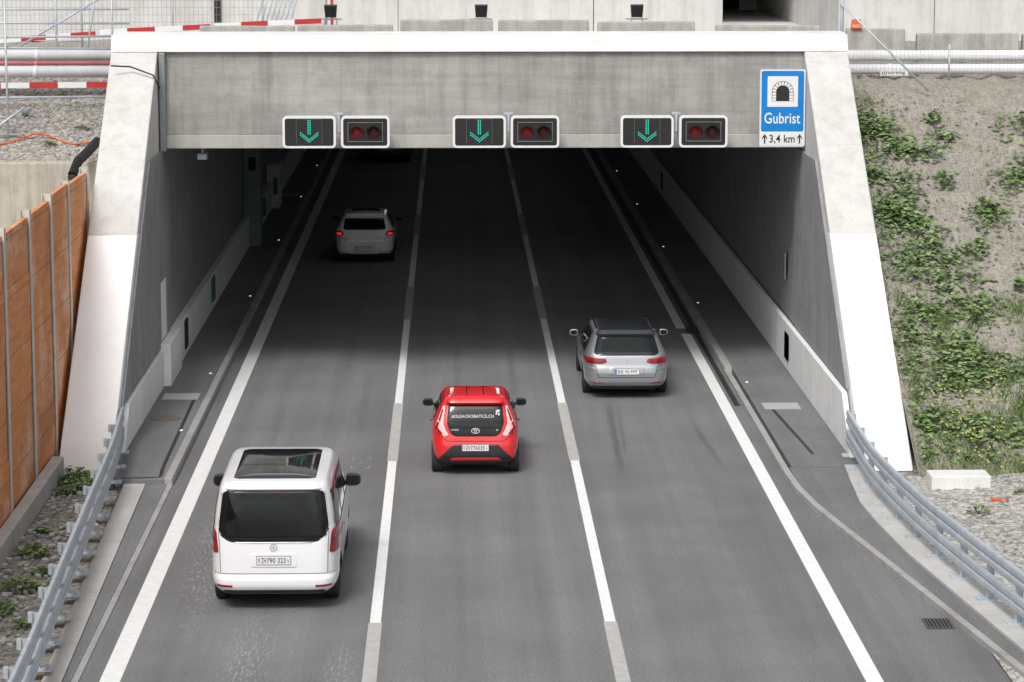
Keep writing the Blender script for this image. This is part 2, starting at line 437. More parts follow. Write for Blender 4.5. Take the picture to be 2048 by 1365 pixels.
E1, E2 = -4.70, 5.74
D1, D2 = -1.16, 2.31
mk = MB(); gd = MB()
mk.box(E1-.14, E1+.14, 0, 250, .001, .004)
mk.box(E2-.12, E2+.12, 0, 66.9, .001, .004); mk.box(E2-.16, E2+.06, 67.7, 250, .001, .004)
y0 = 51.35
prev = 0
for k in range(-2, 11):
    a, b2 = y0+18*k, y0+18*k+6.1
    for D in (D1, D2):
        gd.box(D-.10, D+.10, a, b2, .001, .005)
        if a > prev: mk.box(D-.082, D+.082, prev, a, .001, .0045)
    prev = b2
struct(mk.build('road_marking', M['paint'])); struct(gd.build('worn_road_marking', M['greydash']))
mb = MB()
def seam(pts, z, ww=.035):
    for (a, b2) in zip(pts, pts[1:]):
        a = Vector(a); b2 = Vector(b2); t = (b2-a).normalized(); n = Vector((-t.y, t.x))*ww
        mb.sheet([(a.x-n.x, a.y-n.y, z), (b2.x-n.x, b2.y-n.y, z), (b2.x+n.x, b2.y+n.y, z), (a.x+n.x, a.y+n.y, z)])
seam([(-5.48, 57.3), (-5.40, 50.2), (-5.36, 49.45)], .124); seam([(-5.36, 49.4), (-6.05, 49.3)], .126)
seam([(6.62, 56), (6.85, 51.3)], .124)
struct(up(mb.build('tar_seam', M['tar'])))
mb = MB()
for cx, cy in ((-1.75, 51.2), (-1.4, 77)):
    for dx in (-.17, .17):
        mb.box(cx+dx-.008, cx+dx+.008, cy-.5, cy-.25, .001, .0055); mb.box(cx+dx-.008, cx+dx+.008, cy+.25, cy+.5, .001, .0055)
    for dy in (-.5, .5):
        mb.box(cx-.17, cx-.09, cy+dy-.02, cy+dy+.02, .001, .0055); mb.box(cx+.09, cx+.17, cy+dy-.02, cy+dy+.02, .001, .0055)
    mb.cyl((cx, cy, .001), (cx, cy, .0055), .035, 12)
struct(mb.build('survey_marking', M['faintmark']))
for x, y in ((-5.78, 57.7), (-5.95, 98.5), (6.84, 56.3)):
    o = MB((x, y, .12)).box(x-.38, x+.38, y-.36, y+.36, .121, .135).build('cover_plate', M['cover'], bevel=.01)
    o.location = (x, y, .12); tag(o, "pale square concrete cover plate set in the footway", "cover plate", "covers in the footway")
x, y = -5.85, 55.2
o = MB((x, y, .12)).cyl((x, y, .121), (x, y, .134), .32, 28).build('manhole_cover', M['rust'])
o.location = (x, y, .12); tag(o, "round rusty brown manhole cover in the footway", "manhole cover")
x, y = 7.13, 39.2
mb = MB((x, y, 0)); gw = .2
mb.box(x-gw, x+gw, y-.28, y-.25, .004, .02); mb.box(x-gw, x+gw, y+.25, y+.28, .004, .02)
mb.box(x-gw, x-gw+.03, y-.25, y+.25, .004, .02); mb.box(x+gw-.03, x+gw, y-.25, y+.25, .004, .02)
for i in range(6): mb.box(x-.15+i*.055, x-.125+i*.055, y-.25, y+.25, .004, .018)
mb.box(x-gw+.03, x+gw-.03, y-.25, y+.25, .001, .003, 1)
o = mb.build('drain_grate', [M['iron'], M['blackm']]); o.location = (x, y, 0)
tag(o, "dark iron gutter grate beside the flared kerb", "drain grate")
def kled(x, y):
    mb = MB((x, y, .12)); mb.cyl((x, y, .12), (x, y, .14), .05, 12, 1); mb.cyl((x, y, .14), (x, y, .155), .028, 10, 0)
    o = mb.build('kerb_light', [M['led'], M['galvd']]); o.location = (x, y, .12)
    tag(o, "small round white marker light set beside the kerb", "kerb light", "marker lights along the footways")
for y in (53.8, 60.5, 72.7, 85, 97.8, 109.6): kled(-5.4, y)
for y in (59.1, 71.2, 83.1, 95.1, 107): kled(6.42, y)

# ------------------------------------------------------------ tunnel portal
P = thing('tunnel_portal', "concrete road tunnel portal with white painted sloping wing walls", "tunnel portal", (0.5, 50.3, 0))
O = (0.5, 50.3, 0)
def yz(prof, x): return [(x, a, b2) for a, b2 in prof]
prof = [(50.3, -.02), (59.96, 7.297), (61.0, 7.297), (61.0, -.02)]
MB(O).extrude(yz(prof, -7.38), (1.0, 0, 0)).build('wing_wall', M['leg'], P, bevel=.03)
MB(O).extrude(yz(prof, XR), (8.62-XR, 0, 0)).build('wing_wall', M['leg'], P, bevel=.03)
MB(O).box(-6.377, XR-.003, 60.05, 61.0, 5.5, 7.297).build('lintel_beam', M['beam'], P, bevel=.01)
MB(O).box(-6.377, XR-.003, 60.02, 61.0, 5.2, 5.497).build('lintel_lip', M['lip'], P, bevel=.015)
cp = [(59.95, 7.30), (60.14, 7.655), (61.0, 7.695), (61.0, 7.30)]
MB(O).extrude(yz(cp, -7.39), (8.63+7.39, 0, 0)).build('coping', M['coping'], P, bevel=.015)
MB(O).box(-7.4, 8.6, 61.003, 262, 5.2, 6.4).build('ceiling', M['lining'], P)
MB(O).box(-7.38, -6.38, 61.003, 262, -.02, 5.19).build('side_wall', M['lining'], P)
MB(O).box(XR, 8.6, 61.003, 262, -.02, 5.19).build('side_wall', M['lining'], P)
MB(O).box(-7.4, 8.6, 262.01, 263, -.02, 6.4).build('light_block_cap', M['blackm'], P)  # unseen black cap added to keep sky light out of the far end
lin = [(50.75+1.32*.95, .95), (50.75+1.32*5.15, 5.15), (61.0, 5.15), (61.0, .95)]
MB(O).extrude(yz(lin, -6.378), (.05, 0, 0)).build('lining_panel', M['lining'], P)
lin = [(50.75+1.32*1.2, 1.2), (50.75+1.32*5.15, 5.15), (61.0, 5.15), (61.0, 1.2)]
MB(O).extrude(yz(lin, XR-.002), (-.05, 0, 0)).build('lining_panel', M['lining'], P)
dl = [(51.6, .12), (52.55, .93), (58.9, .93), (58.9, .12)]
MB(O).extrude(yz(dl, -6.377), (.11, 0, 0)).build('dado', M['dado'], P, bevel=.01)
MB(O).box(-6.377, -6.12, 59.0, 61.4, .12, 1.05).build('dado', M['dado'], P, bevel=.01)
MB(O).box(-6.377, -6.2, 61.5, 262, .12, 1.02).build('dado', M['dado'], P, bevel=.01)
dr = [(50.9, .12), (52.2, 1.15), (262, 1.15), (262, .12)]
DX = XR-.16
MB(O).extrude(yz(dr, XR-.055), (-.105, 0, 0)).build('dado', M['dado'], P, bevel=.01)
for (x, y, l, z0, z1, mm, nm) in ((-6.185, 63.2, .6, .3, .95, 'blackm', 'vent'), (-6.185, 70.5, .9, .35, .95, 'green', 'emergency_sign'),
                        (-6.185, 90, .8, .35, .95, 'green', 'emergency_sign'), (DX, 60.9, .75, .35, .95, 'blackm', 'vent'), (DX, 98, .8, .35, .95, 'blackm', 'vent')):
    s = .02 if x < 0 else -.02
    MB(O).box(min(x-.02, x+s), max(x-.02, x+s), y-l/2, y+l/2, z0, z1).build(nm, M[mm], P)
MB(O).box(-6.33, -6.318, 59.2, 60.2, 1.1, 2.35).build('niche_door', M['dado'], P)
MB(O).box(XR-.09, XR-.052, 62.2, 62.7, 2.0, 2.6).build('wall_box', M['galvd'], P)
mb = MB(O); mb.box(-6.35, -6.22, 59.87, 60.01, 5.15, 7.28); mb.build('downpipe', M['galvd'], P, bevel=.01)
mb = MB(O); mb.cyl((-7.3, 59.2, 7.05), (-6.9, 59.35, 7.02), .018, 6); mb.cyl((-6.9, 59.35, 7.02), (-6.4, 59.2, 6.85), .018, 6); mb.cyl((-6.4, 59.2, 6.85), (-6.33, 59.95, 6.5), .018, 6)
mb.build('cable', M['black'], P)
for i in range(11):
    for z in (5.85, 6.85):
        x = -5.6+i*1.28; MB(O).cyl((x, 60.046, z), (x, 60.052, z), .022, 8).build('tie_hole', M['galvd'], P)
mb = MB((-5.5, 60.6, 5.2)); mb.box(-5.53, -5.47, 60.57, 60.63, 5.05, 5.2); mb.box(-5.6, -5.4, 60.4, 60.75, 4.92, 5.05); mb.cyl((-5.5, 60.4, 4.985), (-5.5, 60.36, 4.985), .045, 12)
o = mb.build('camera_housing', M['galv'], bevel=.01); o.location = (-5.5, 60.6, 5.2); tag(o, "small grey camera housing under the portal beam", "camera housing")
T = thing('emergency_cabinet', "tall green grey emergency cabinet against the tunnel wall", "emergency cabinet", (-6.2, 84, .12))
OO = (-6.2, 84, .12)
MB(OO).box(-6.37, -5.85, 83.6, 84.4, .12, 3.1).build('body', M['cabinet'], T, bevel=.03)
MB(OO).box(-6.2, -5.98, 83.57, 83.6, 2.45, 2.85).build('lamp_panel', M['glass'], T)
MB(OO).box(-6.25, -5.92, 83.58, 83.6, .5, 2.2).build('door', M['cabinet'], T, bevel=.01)
T = thing('emergency_cabinet', "low pale emergency cabinet in the tunnel wall", "emergency cabinet", (-6.2, 95, .12)); OO = (-6.2, 95, .12)
MB(OO).box(-6.37, -5.95, 94.2, 95.8, .12, 1.6).build('body', M['dado'], T, bevel=.03)
MB(OO).box(-6.15, -6.0, 94.17, 94.2, .6, 1.2).build('door', M['green'], T)
for i in range(12):
    for lx in (-1.16, 2.31):
        y = 63+i*5.2
        T = thing('tunnel_lamp', "lit long luminaire fixed under the tunnel ceiling", "tunnel lamp", (lx, y, 5.2), "luminaires along the tunnel ceiling")
        MB((lx, y, 5.2)).box(lx-.14, lx+.14, y-.8, y+.8, 5.09, 5.198).build('housing', M['galvd'], T)
        MB((lx, y, 5.2)).box(lx-.12, lx+.12, y-.75, y+.75, 5.075, 5.088).build('lamp_panel', M['lamp'] if i < 4 else M['lamp2'], T)

# ------------------------------------------------------------ signals
def signal(cx, kind):
    wd = 1.15 if kind == 'arrow' else 1.05
    cz, yy = 5.60, 59.45
    lab = "black lane signal with green downward arrow hung on portal beam" if kind == 'arrow' else "black twin red lamp signal hung on portal beam"
    T = thing('lane_signal', lab, "lane signal", (cx, yy, cz), "signals along the portal beam")
    o = (0, 0, 0)
    def pl(p, y): return [(a, y, b2) for a, b2 in p]
    MB(o).extrude(pl(rrect(wd, .69, .09), 0), (0, .16, 0)).build('frame', M['white'], T)
    MB(o).extrude(pl(rrect(wd-.10, .59, .05), -.004), (0, .003, 0)).build('panel', M['blackm'], T)
    mb = MB(o)
    if kind == 'arrow':
        mb.cyl((wd/2+.06, .12, 0), (wd/2+.06, .12, .40), .03, 10); mb.box(wd/2-.03, wd/2+.15, .10, .14, .37, .41); mb.box(wd/2+.02, wd/2+.1, .14, .6, .32, .38)
    mb.box(-wd/2+.2, wd/2-.2, .16, .6, .1, .16)
    mb.build('bracket', M['galv'], T)
    if kind == 'arrow':
        rr = .0125
        def dotmesh(nm, dots):
            mb = MB(o)
            for x, z in dots: mb.add([(x+rr*math.cos(a), -.007, z+rr*math.sin(a)) for a in [i*math.pi/3 for i in range(6)]], [(0,1,2,3,4,5)])
            mb.build(nm, M['greenled'], T)
        dotmesh('arrow_shaft', [(sx*.022, .25-j*.036) for sx in (-1, 1) for j in range(9)])
        dots = []
        for k in range(7):
            for j in (0, 1):
                for sg in (-1, 1):
                    if k == 0 and sg < 0: continue
                    dots.append((sg*k*.031, -.21+k*.024+j*.05))
        dotmesh('arrow_head', dots)
        mb = MB(o)
        mb.box(-.28, .28, -.010, -.008, .28, .284); mb.box(-.28, -.276, -.010, -.008, -.26, .28); mb.box(.276, .28, -.010, -.008, -.26, .28)
        mb.build('window_frame', M['galvd'], T)
    else:
        for i, sx in enumerate((-.185, .185)):
            mb = MB(o); mb.cyl((sx, -.006, 0), (sx, -.02, 0), .135, 28, 0); mb.cyl((sx, -.02, 0), (sx, -.035, 0), .11, 28, 0, .07)
            mb.build('lamp', M['redlamp'] if i == 0 else M['redlamp2'], T, smooth=False)
            mb = MB(o)
            n = 20
            for k in range(n):
                a0 = math.radians(-10+200*k/n); a1 = math.radians(-10+200*(k+1)/n); r = .15
                mb.add([(sx+r*math.cos(a0), -.005, r*math.sin(a0)), (sx+r*math.cos(a1), -.005, r*math.sin(a1)),
                        (sx+r*math.cos(a1), -.16, r*math.sin(a1)), (sx+r*math.cos(a0), -.16, r*math.sin(a0))], [(0,1,2,3)])
            mb.build('visor', M['black'], T, recalc=False)
        mb = MB(o); mb.box(-.38, .38, -.02, -.008, .2, .212); mb.box(-.38, .38, -.02, -.008, -.212, -.2); mb.box(-.38, -.37, -.02, -.008, -.2, .2); mb.box(.37, .38, -.02, -.008, -.2, .2)
        mb.build('lamp_surround', M['galvd'], T)
for x, k in ((-3.09, 'arrow'), (-1.88, 'red'), (.585, 'arrow'), (1.79, 'red'), (4.22, 'arrow'), (5.44, 'red')): signal(x, k)

# ------------------------------------------------------------ blue tunnel sign
cx, yy, cz = 7.155, 59.5, 6.10
T = thing('tunnel_sign', "blue and white tunnel name sign hung on the portal beam", "road sign", (cx, yy, cz))
def pl(p, y, dz=0, dx=0): return [(a+dx, y, b2+dz) for a, b2 in p]
MB().extrude(pl(rrect(1.0, 1.69, .05), 0), (0, .06, 0)).build('frame', M['galv'], T)
MB().extrude(pl(rrect(.97, 1.66, .045), -.004), (0, .003, 0)).build('border', M['white'], T)
MB().extrude(pl(rrect(.92, 1.31, .035), -.008, .15), (0, .003, 0)).build('blue_panel', M['blue'], T)
MB().extrude(pl(rrect(.66, .66, .01), -.012, .36), (0, .003, 0)).build('pictogram_panel', M['white'], T)
mb = MB()
def arch(r, h, n=16): return [(r, -h)]+[(r*math.cos(math.pi*i/n), r*math.sin(math.pi*i/n)) for i in range(n+1)]+[(-r, -h)]
mb.extrude(pl(arch(.235, .20), -.014, .35), (0, .0015, 0))
mb.build('tunnel_symbol', M['ink'], T)
mb = MB()
n = 9
for i in range(n):
    a0 = math.pi*i/n+.035; a1 = math.pi*(i+1)/n-.035
    mb.sheet([(r*math.cos(a), -.016, .35+r*math.sin(a)) for r, a in ((.225, a0), (.225, a1), (.145, a1), (.145, a0))])
for s in (-1, 1):
    for j in range(3):
        z1 = .35-.01-j*.064; mb.sheet([(s*.145, -.016, z1), (s*.225, -.016, z1), (s*.225, -.016, z1-.054), (s*.145, -.016, z1-.054)])
mb.build('stone_arch', M['white'], T, recalc=False)
mb = MB(); text_on_y(mb, "Gubrist", 0, -.014, -.215, .78, .24, bold=.012); mb.build('name_lettering', M['white'], T)
MB().extrude(pl(rrect(.92, .27, .03), -.008, -.67), (0, .003, 0)).build('distance_panel', M['white'], T)
mb = MB(); text_on_y(mb, "3,4 km", 0, -.014, -.675, .55, .2, bold=.01)
for s in (-1, 1):
    x = s*.38; mb.box(x-.014, x+.014, -.014, -.012, -.77, -.60)
    mb.sheet([(x, -.014, -.56), (x-.055, -.014, -.64), (x-.055, -.014, -.675), (x, -.014, -.60), (x+.055, -.014, -.675), (x+.055, -.014, -.64)])
mb.build('distance_lettering', M['ink'], T)
mb = MB(); mb.box(-.3, -.25, .06, .54, -.5, .5); mb.box(.25, .3, .06, .54, -.5, .5)
mb.build('bracket', M['galv'], T)

# ------------------------------------------------------------ terrain
def zr(y):
    if y < 49.6: return 0.0
    if y < 61.8: return 6.5*(y-49.6)/12.2
    return 6.55
def grid_terrain(name, x0, x1, ys, zf, nx, mat, amp=.06):
    vs = []; fs = []
    for y in ys:
        for i in range(nx+1):
            t = i/nx; x = x0+(x1-x0)*t*t
            vs.append((x, y, zf(x, y)+R(-amp, amp)*(1 if 0 < i else 0)))
    k = nx+1
    for j in range(len(ys)-1):
        for i in range(nx): fs.append((j*k+i, j*k+i+1, (j+1)*k+i+1, (j+1)*k+i))
    mb = MB(); mb.add(vs, fs); return struct(up(mb.build(name, mat, smooth=True, recalc=False)))
ysr = [49.2+i*.4 for i in range(32)]+[62.2, 64, 70, 80, 82]
grid_terrain('embankment', 8.6, 40, ysr, lambda x, y: zr(y), 70, M['slope'], .08)
grid_terrain('gravel_ground', 7.6, 40, [20, 25, 30, 35, 38, 40, 42, 44, 46, 47, 48, 49, 49.6], lambda x, y: .03+max(0, (x-9.5))*.05, 60, M['gravel'], .02)
def zl(x, y):
    if y <= 60.0: return 3.0
    if y < 60.25: return 4.9
    if y < 64: return 4.95+(y-60.25)/3.75*1.5
    return 6.5
ysl = [10, 30, 50, 60.0, 60.1]+[60.3+.35*i for i in range(12)]+[66, 70, 82]
grid_terrain('hillside', -7.5, -40, ysl, zl, 50, M['dirt'], .05)
struct(MB().box(-7.4, 8.6, 61.01, 82, 6.41, 6.6).build('terrace', M['gravel']))

o = MB((9.2, 48.8, 0)).box(8.64, 9.72, 48.5, 49.1, 0, .26).build('concrete_block', M['coping'], bevel=.02); o.location = (9.2, 48.8, 0)
tag(o, "low flat pale concrete block at the foot of the embankment", "concrete block")
o = MB((-9, 59.7, 3)).box(-13, -7.6, 59.5, 59.98, 2.9, 4.95).build('retaining_wall', M['tanconc'], bevel=.03); o.location = (-9, 59.7, 3)
tag(o, "old tan concrete retaining wall behind the timber hoarding", "retaining wall")
T = MB((-7.9, 58, 4.8))
pts = [(-8.05, 58.2, 4.2), (-8.05, 58.3, 4.8), (-7.98, 58.7, 5.05), (-7.85, 59.4, 5.2), (-7.75, 60.2, 5.35)]
for a, b2 in zip(pts, pts[1:]):
    a = Vector(a); b2 = Vector(b2); L = (b2-a).length; k = int(L/.07)+1
    for i in range(k):
        T.cyl(a.lerp(b2, i/k), a.lerp(b2, (i+.6)/k), .105, 12); T.cyl(a.lerp(b2, (i+.6)/k), a.lerp(b2, (i+1)/k), .085, 12)
o = T.build('drain_hose', M['black']); o.location = (-7.9, 58, 4.8); tag(o, "black corrugated drain hose hanging over the timber wall", "drain hose")

# ------------------------------------------------------------ timber wall
OO = (-7.5, 46, 0)
T = thing('timber_retaining_wall', "orange weathered timber lagging wall between pale steel posts", "timber wall", OO)
py = [34.8, 37.4, 40.2, 42.9, 45.6, 48.4, 51.0, 53.4, 56.2]
for a, b2 in zip(py, py[1:]):
    mb = MB(OO); h = 5.08+R(-.06, .04)
    k = 5
    for i in range(k):
        z0 = .3+i*(h-.3)/k; dx = R(-.012, .012)
        mb.box(-7.56+dx, -7.48+dx, a+.06, b2-.06, z0+.004, z0+(h-.3)/k-.004)
    mb.build('timber_panel', M['timber'], T)
for y in py:
    mb = MB(OO); mb.box(-7.46, -7.445, y-.09, y+.09, .0, 5.16); mb.box(-7.6, -7.46, y-.006, y+.006, 0, 5.16); mb.box(-7.615, -7.6, y-.09, y+.09, 0, 5.16)
    mb.build('steel_post', M['steelpost'], T)
MB(OO).box(-7.44, -7.22, 34, 50.2, -.02, .36).build('footing', M['strip'], T, bevel=.02)

# ------------------------------------------------------------ guard rails
def sweep(mb, path, prof, mi=0):
    n = len(path); k = len(prof)
    vs = []
    for i, (x, y) in enumerate(path):
        a = Vector(path[max(0, i-1)]); b2 = Vector(path[min(n-1, i+1)]); t = (b2-a).normalized(); nn = Vector((-t.y, t.x))
        for o_, z in prof: vs.append((x+nn.x*o_, y+nn.y*o_, z))
    fs = [(i*k+j, i*k+(j+1)%k, (i+1)*k+(j+1)%k, (i+1)*k+j) for i in range(n-1) for j in range(k)]
    fs += [tuple(range(k)), tuple((n-1)*k+j for j in range(k-1, -1, -1))]
    mb.add(vs, fs, mi)
def dense(path, st=.5):
    out = []
    n = len(path)
    for i in range(n-1):
        p0 = Vector(path[max(0, i-1)]); p1 = Vector(path[i]); p2 = Vector(path[i+1]); p3 = Vector(path[min(n-1, i+2)])
        k = max(1, int((p2-p1).length/st))
        for j in range(k):
            t = j/k
            q = .5*((2*p1)+(p2-p0)*t+(2*p0-5*p1+4*p2-p3)*t*t+(3*p1-p0-3*p2+p3)*t**3); out.append((q.x, q.y))
    out.append(path[-1]); return out
def walk(path, st):
    out = []; acc = .3
    for (a, b2) in zip(path, path[1:]):
        a = Vector(a); b2 = Vector(b2); L = (b2-a).length; t = (b2-a).normalized()
        while acc < L:
            out.append((a+t*acc, t)); acc += st
        acc -= L
    return out
def guard(name_label, path, sgn):
    o0 = (path[0][0], path[0][1], 0)
    T = thing('guard_rail', name_label, "guard rail", o0)
    face = [(.05, 0), (0, .0), (-.012, .03), (-.012, .09), (.012, .115), (.012, .135), (-.012, .16), (-.012, .22), (0, .25), (.05, .25)]
    def prof(z0):
        a = [(p*sgn, z0+q) for p, q in face]; b2 = [((p+.005 if p < .05 else p)*sgn, z0+(q if .01 < q < .24 else (q+.005 if q < .1 else q-.005))) for p, q in reversed(face)]
        return a+b2
    mb = MB(o0); sweep(mb, path, prof(.70)); mb.build('upper_rail', M['galv'], T)
    mb = MB(o0); sweep(mb, path, prof(.32)); mb.build('lower_rail', M['galv'], T)
    for p, t in walk(path, 1.37):
        nn = Vector((-t.y, t.x))*sgn
        mb = MB(o0)
        c = Vector((p.x, p.y, 0))+Vector((nn.x, nn.y, 0))*.09
        t3 = Vector((t.x, t.y, 0)); n3 = Vector((nn.x, nn.y, 0))
        mb.obox(c+Vector((0, 0, .51)), n3*.05, t3*.004, Vector((0, 0, .42)))
        mb.obox(c+n3*.05+Vector((0, 0, .51)), n3*.004, t3*.045, Vector((0, 0, .42)))
        mb.obox(c-n3*.035+Vector((0, 0, .51)), n3*.004, t3*.045, Vector((0, 0, .42)))
        mb.obox(c-n3*.05+Vector((0, 0, .13)), n3*.15, t3*.12, Vector((0, 0, .012)))
        if sgn < 0: mb.obox(c+n3*.075+Vector((0, 0, .86)), n3*.03, t3*.05, Vector((0, 0, .07)))
        for s1 in (-1, 1):
            for s2 in (-1, 1): mb.cyl(c+n3*(.09*s1-.05)+t3*.07*s2+Vector((0, 0, .135)), c+n3*(.09*s1-.05)+t3*.07*s2+Vector((0, 0, .17)), .012, 6)
        mb.build('post', M['galv'], T)
gl = dense([(-6.32, 52.0), (-6.1, 48.5), (-5.92, 44), (-5.68, 38), (-5.55, 35), (-5.4, 30)])
guard("galvanised steel guard rail along the road beside the timber wall", gl, -1)
gr = dense([(7.50, 51.4), (7.45, 49.8), (7.42, 48.0), (7.48, 46.0), (7.64, 43.5), (7.98, 40.2), (8.40, 36.6), (9.05, 31)])
guard("galvanised steel double guard rail flaring out from the tunnel", gr, 1)

# ------------------------------------------------------------ background wall and site
OO = (0, 80, 6.55)
T = thing('concrete_wall', "long pale concrete wall with joints above the tunnel", "wall", OO)
xs = [-3.6, -1.55, 4.1, 7.85]
for a, b2 in zip(xs, xs[1:]): MB(OO).box(a+.01, b2-.01, 80, 80.5, 6.5, 11).build('wall_panel', M['conc'], T, bevel=.01)
for a, b2 in ((11.2, 14), (14, 19), (19, 26)): MB(OO).box(a+.01, b2-.01, 80, 80.5, 6.5, 11).build('wall_panel', M['conc'], T, bevel=.01)
MB(OO).box(-26, -3.7, 81.2, 81.6, 6.5, 11).build('wall_panel', M['conc'], T)
MB(OO).box(-6.95, -6.75, 81.1, 81.19, 6.5, 11).build('joint_strip', M['blackm'], T)
mb = MB(OO); mb.box(7.6, 11.5, 80.6, 102, 6.42, 6.58); mb.build('passage_floor', M['conc'], T)
mb = MB(OO); mb.box(7.5, 7.8, 80.51, 102, 6.5, 9); mb.box(11.25, 11.5, 80.51, 102, 6.5, 9); mb.box(7.5, 11.5, 90, 102, 9, 9.3); mb.box(7.5, 11.5, 102.0, 102.4, 6.5, 9.3)
mb.build('passage_wall', M['conc'], T)
MB(OO).box(7.85, 10.6, 101.9, 101.98, 6.6, 9).build('passage_dark_sheet', M['blackm'], T)  # black sheet put in for the darkness beyond the passage
MB(OO).box(7.6, 26, 80.6, 81, 11.01, 11.2).build('wall_cap', M['conc'], T)

def barrier(x0, x1, y, z0, z1):
    cx = (x0+x1)/2
    T = MB((cx, y, z0)); h = z1-z0
    pr = [(-.3, 0), (-.3, .12*h), (-.16, .4*h), (-.11, h), (.11, h), (.16, .4*h), (.3, .12*h), (.3, 0)]
    T.extrude([(x0, y+a, z0+b2) for a, b2 in pr], (x1-x0, 0, 0))
    o = T.build('concrete_barrier', M['barrier'], bevel=.03); o.location = (cx, y, z0)
    o.rotation_euler = (0, R(-.006, .006), R(-.02, .02))
    tag(o, "weathered grey concrete barrier block on the terrace", "concrete barrier", "barrier blocks above the tunnel")
for x0, x1, z in ((-6.0, -3.75, 7.60), (-3.68, -1.4, 7.62), (-1.23, .98, 7.74), (1.1, 3.27, 7.73), (3.48, 5.8, 7.69), (6.3, 8.8, 7.60)): barrier(x0, x1, 66, 6.6, z)
for x0, x1, z in ((10.0, 11.5, 7.34), (11.8, 14.4, 7.22), (14.5, 17, 7.2)): barrier(x0, x1, 70, 6.5, z)

def flood(x, y):
    T = thing('floodlight', "black floodlight on a small stand in front of the wall", "floodlight", (x, y, 6.6), "floodlights before the wall")
    mb = MB(); mb.extrude([(-.15, -.08, .80), (.15, -.08, .80), (.18, -.14, 1.14), (-.18, -.14, 1.14)], (0, .16, .02)); mb.build('lamp_head', M['black'], T, bevel=.02)
    mb = MB()
    for sx in (-1, 1):
        mb.cyl((sx*.32, -.15, 0), (sx*.14, 0, .80), .014, 6); mb.cyl((sx*.24, .2, 0), (sx*.14, 0, .80), .014, 6)
    mb.box(-.3, .3, -.02, .02, .74, .775); mb.build('stand', M['galvd'], T)
    MB().extrude([(-.13, -.085, .83), (.13, -.085, .83), (.15, -.145, 1.11), (-.15, -.145, 1.11)], (0, .003, 0)).build('lens', M['glass'], T)
for x in (-3.3, .8, 5.05): flood(x, 75.5)

def pipe(x0, x1, y, z, r, lab, mat='pipe'):
    T = MB(((x0+x1)/2, y, z)); T.cyl((x0, y, z), (x1, y, z), r, 24)
    x = x0+1.2
    while x < x1: T.cyl((x, y, z), (x+.09, y, z), r*1.1, 24); x += 3.1
    o = T.build('pipe', M[mat]); o.location = ((x0+x1)/2, y, z)
    for p in o.data.polygons: p.use_smooth = len(p.vertices) == 4
    tag(o, lab, "pipe", "pipes beside the portal")
pipe(8.75, 22, 63.0, 7.04, .12, "long white plastic pipe along the terrace edge")
pipe(8.75, 22, 62.8, 6.74, .115, "long white plastic pipe along the terrace edge")
pipe(-20, -7.5, 63.2, 7.06, .13, "long white plastic pipe along the terrace edge")
pipe(-20, -7.5, 62.9, 6.70, .13, "long white plastic pipe along the terrace edge")
pipe(-20, -7.5, 63.0, 6.89, .05, "thin faded red pipe between white pipes on the terrace", 'pipered')
mb = MB((10.05, 62.65, 6.6)); mb.box(9.75, 10.4, 62.64, 62.66, 6.60, 6.72)
o = mb.build('name_board', M['white']); o.location = (10.05, 62.65, 6.6); tag(o, "small white contractor name board on the pipe", "sign")
mb = MB(); text_on_y(mb, "streng", .08, -.014, .06, .38, .085)
for i in range(3): mb.sheet([(-.27+i*.045, -.014, .02), (-.25+i*.045, -.014, .02), (-.225+i*.045, -.014, .10), (-.245+i*.045, -.014, .10)])
mb.build('lettering', M['ink'], o)

def wirefence(name, lab, x0, x1, y, z0, z1, st, r, posts, mat, cat):
    T = thing(name, lab, cat, ((x0+x1)/2, y, z0)); o0 = ((x0+x1)/2, y, z0)
    mb = MB(o0)
    x = x0
    while x <= x1: mb.box(x-r, x+r, y-r, y+r, z0, z1); x += st
    z = z0
    while z <= z1: mb.box(x0, x1, y-r*.8, y+r*.8, z-r, z+r); z += st*1.6
    mb.build('wire_mesh', M[mat], T)
    for px in posts: MB(o0).cyl((px, y+.03, z0-.1), (px, y+.03, z1+.03), .024, 10).build('post', M['galv'], T, smooth=True)
wirefence('chain_link_fence', "low wire mesh fence in front of the white pipes", 8.7, 20, 62.2, 6.5, 7.3, .09, .0022, [8.9, 11.25, 13.6, 16], 'galvd', 'fence')
wirefence('mesh_fence', "tall temporary construction mesh fence on the terrace", -18, -4.2, 73.5, 6.6, 8.6, .12, .004, [-17, -14.6, -12.2, -9.8, -7.4, -5.0], 'galvd', 'fence')

def redboard(x0, x1, y, z0a, z0b, h):
    o0 = ((x0+x1)/2, y, (z0a+z0b)/2); mb = MB(o0); n = max(2, int((x1-x0)/.6))
    for i in range(n):
        xa = x0+(x1-x0)*i/n; xb = x0+(x1-x0)*(i+1)/n; za = z0a+(z0b-z0a)*i/n; zb = z0a+(z0b-z0a)*(i+1)/n
        mb.add([(xa,y,za),(xb,y,zb),(xb,y,zb+h),(xa,y,za+h),(xa,y+.03,za),(xb,y+.03,zb),(xb,y+.03,zb+h),(xa,y+.03,za+h)],
               [(0,1,2,3),(7,6,5,4),(3,2,6,7),(0,4,5,1)], i % 2)
    o = mb.build('barrier_board', [M['white'], M['redp']]); o.location = o0
    tag(o, "red and white striped barrier board on the building site", "barrier board", "site barrier boards")
redboard(-14, -9.0, 70, 6.82, 7.16, .13); redboard(-8.9, -6.1, 70, 7.20, 7.34, .13); redboard(-6.0, -3.3, 70, 7.36, 7.48, .13)
redboard(-14, -7.6, 62.3, 6.34, 6.38, .13)
o = MB((-3.42, 79, 6.6)).box(-3.46, -3.38, 79, 79.05, 6.6, 8.6).build('marker_post', M['redp']); o.location = (-3.42, 79, 6.6); tag(o, "thin red site marker post before the concrete wall", "marker post")
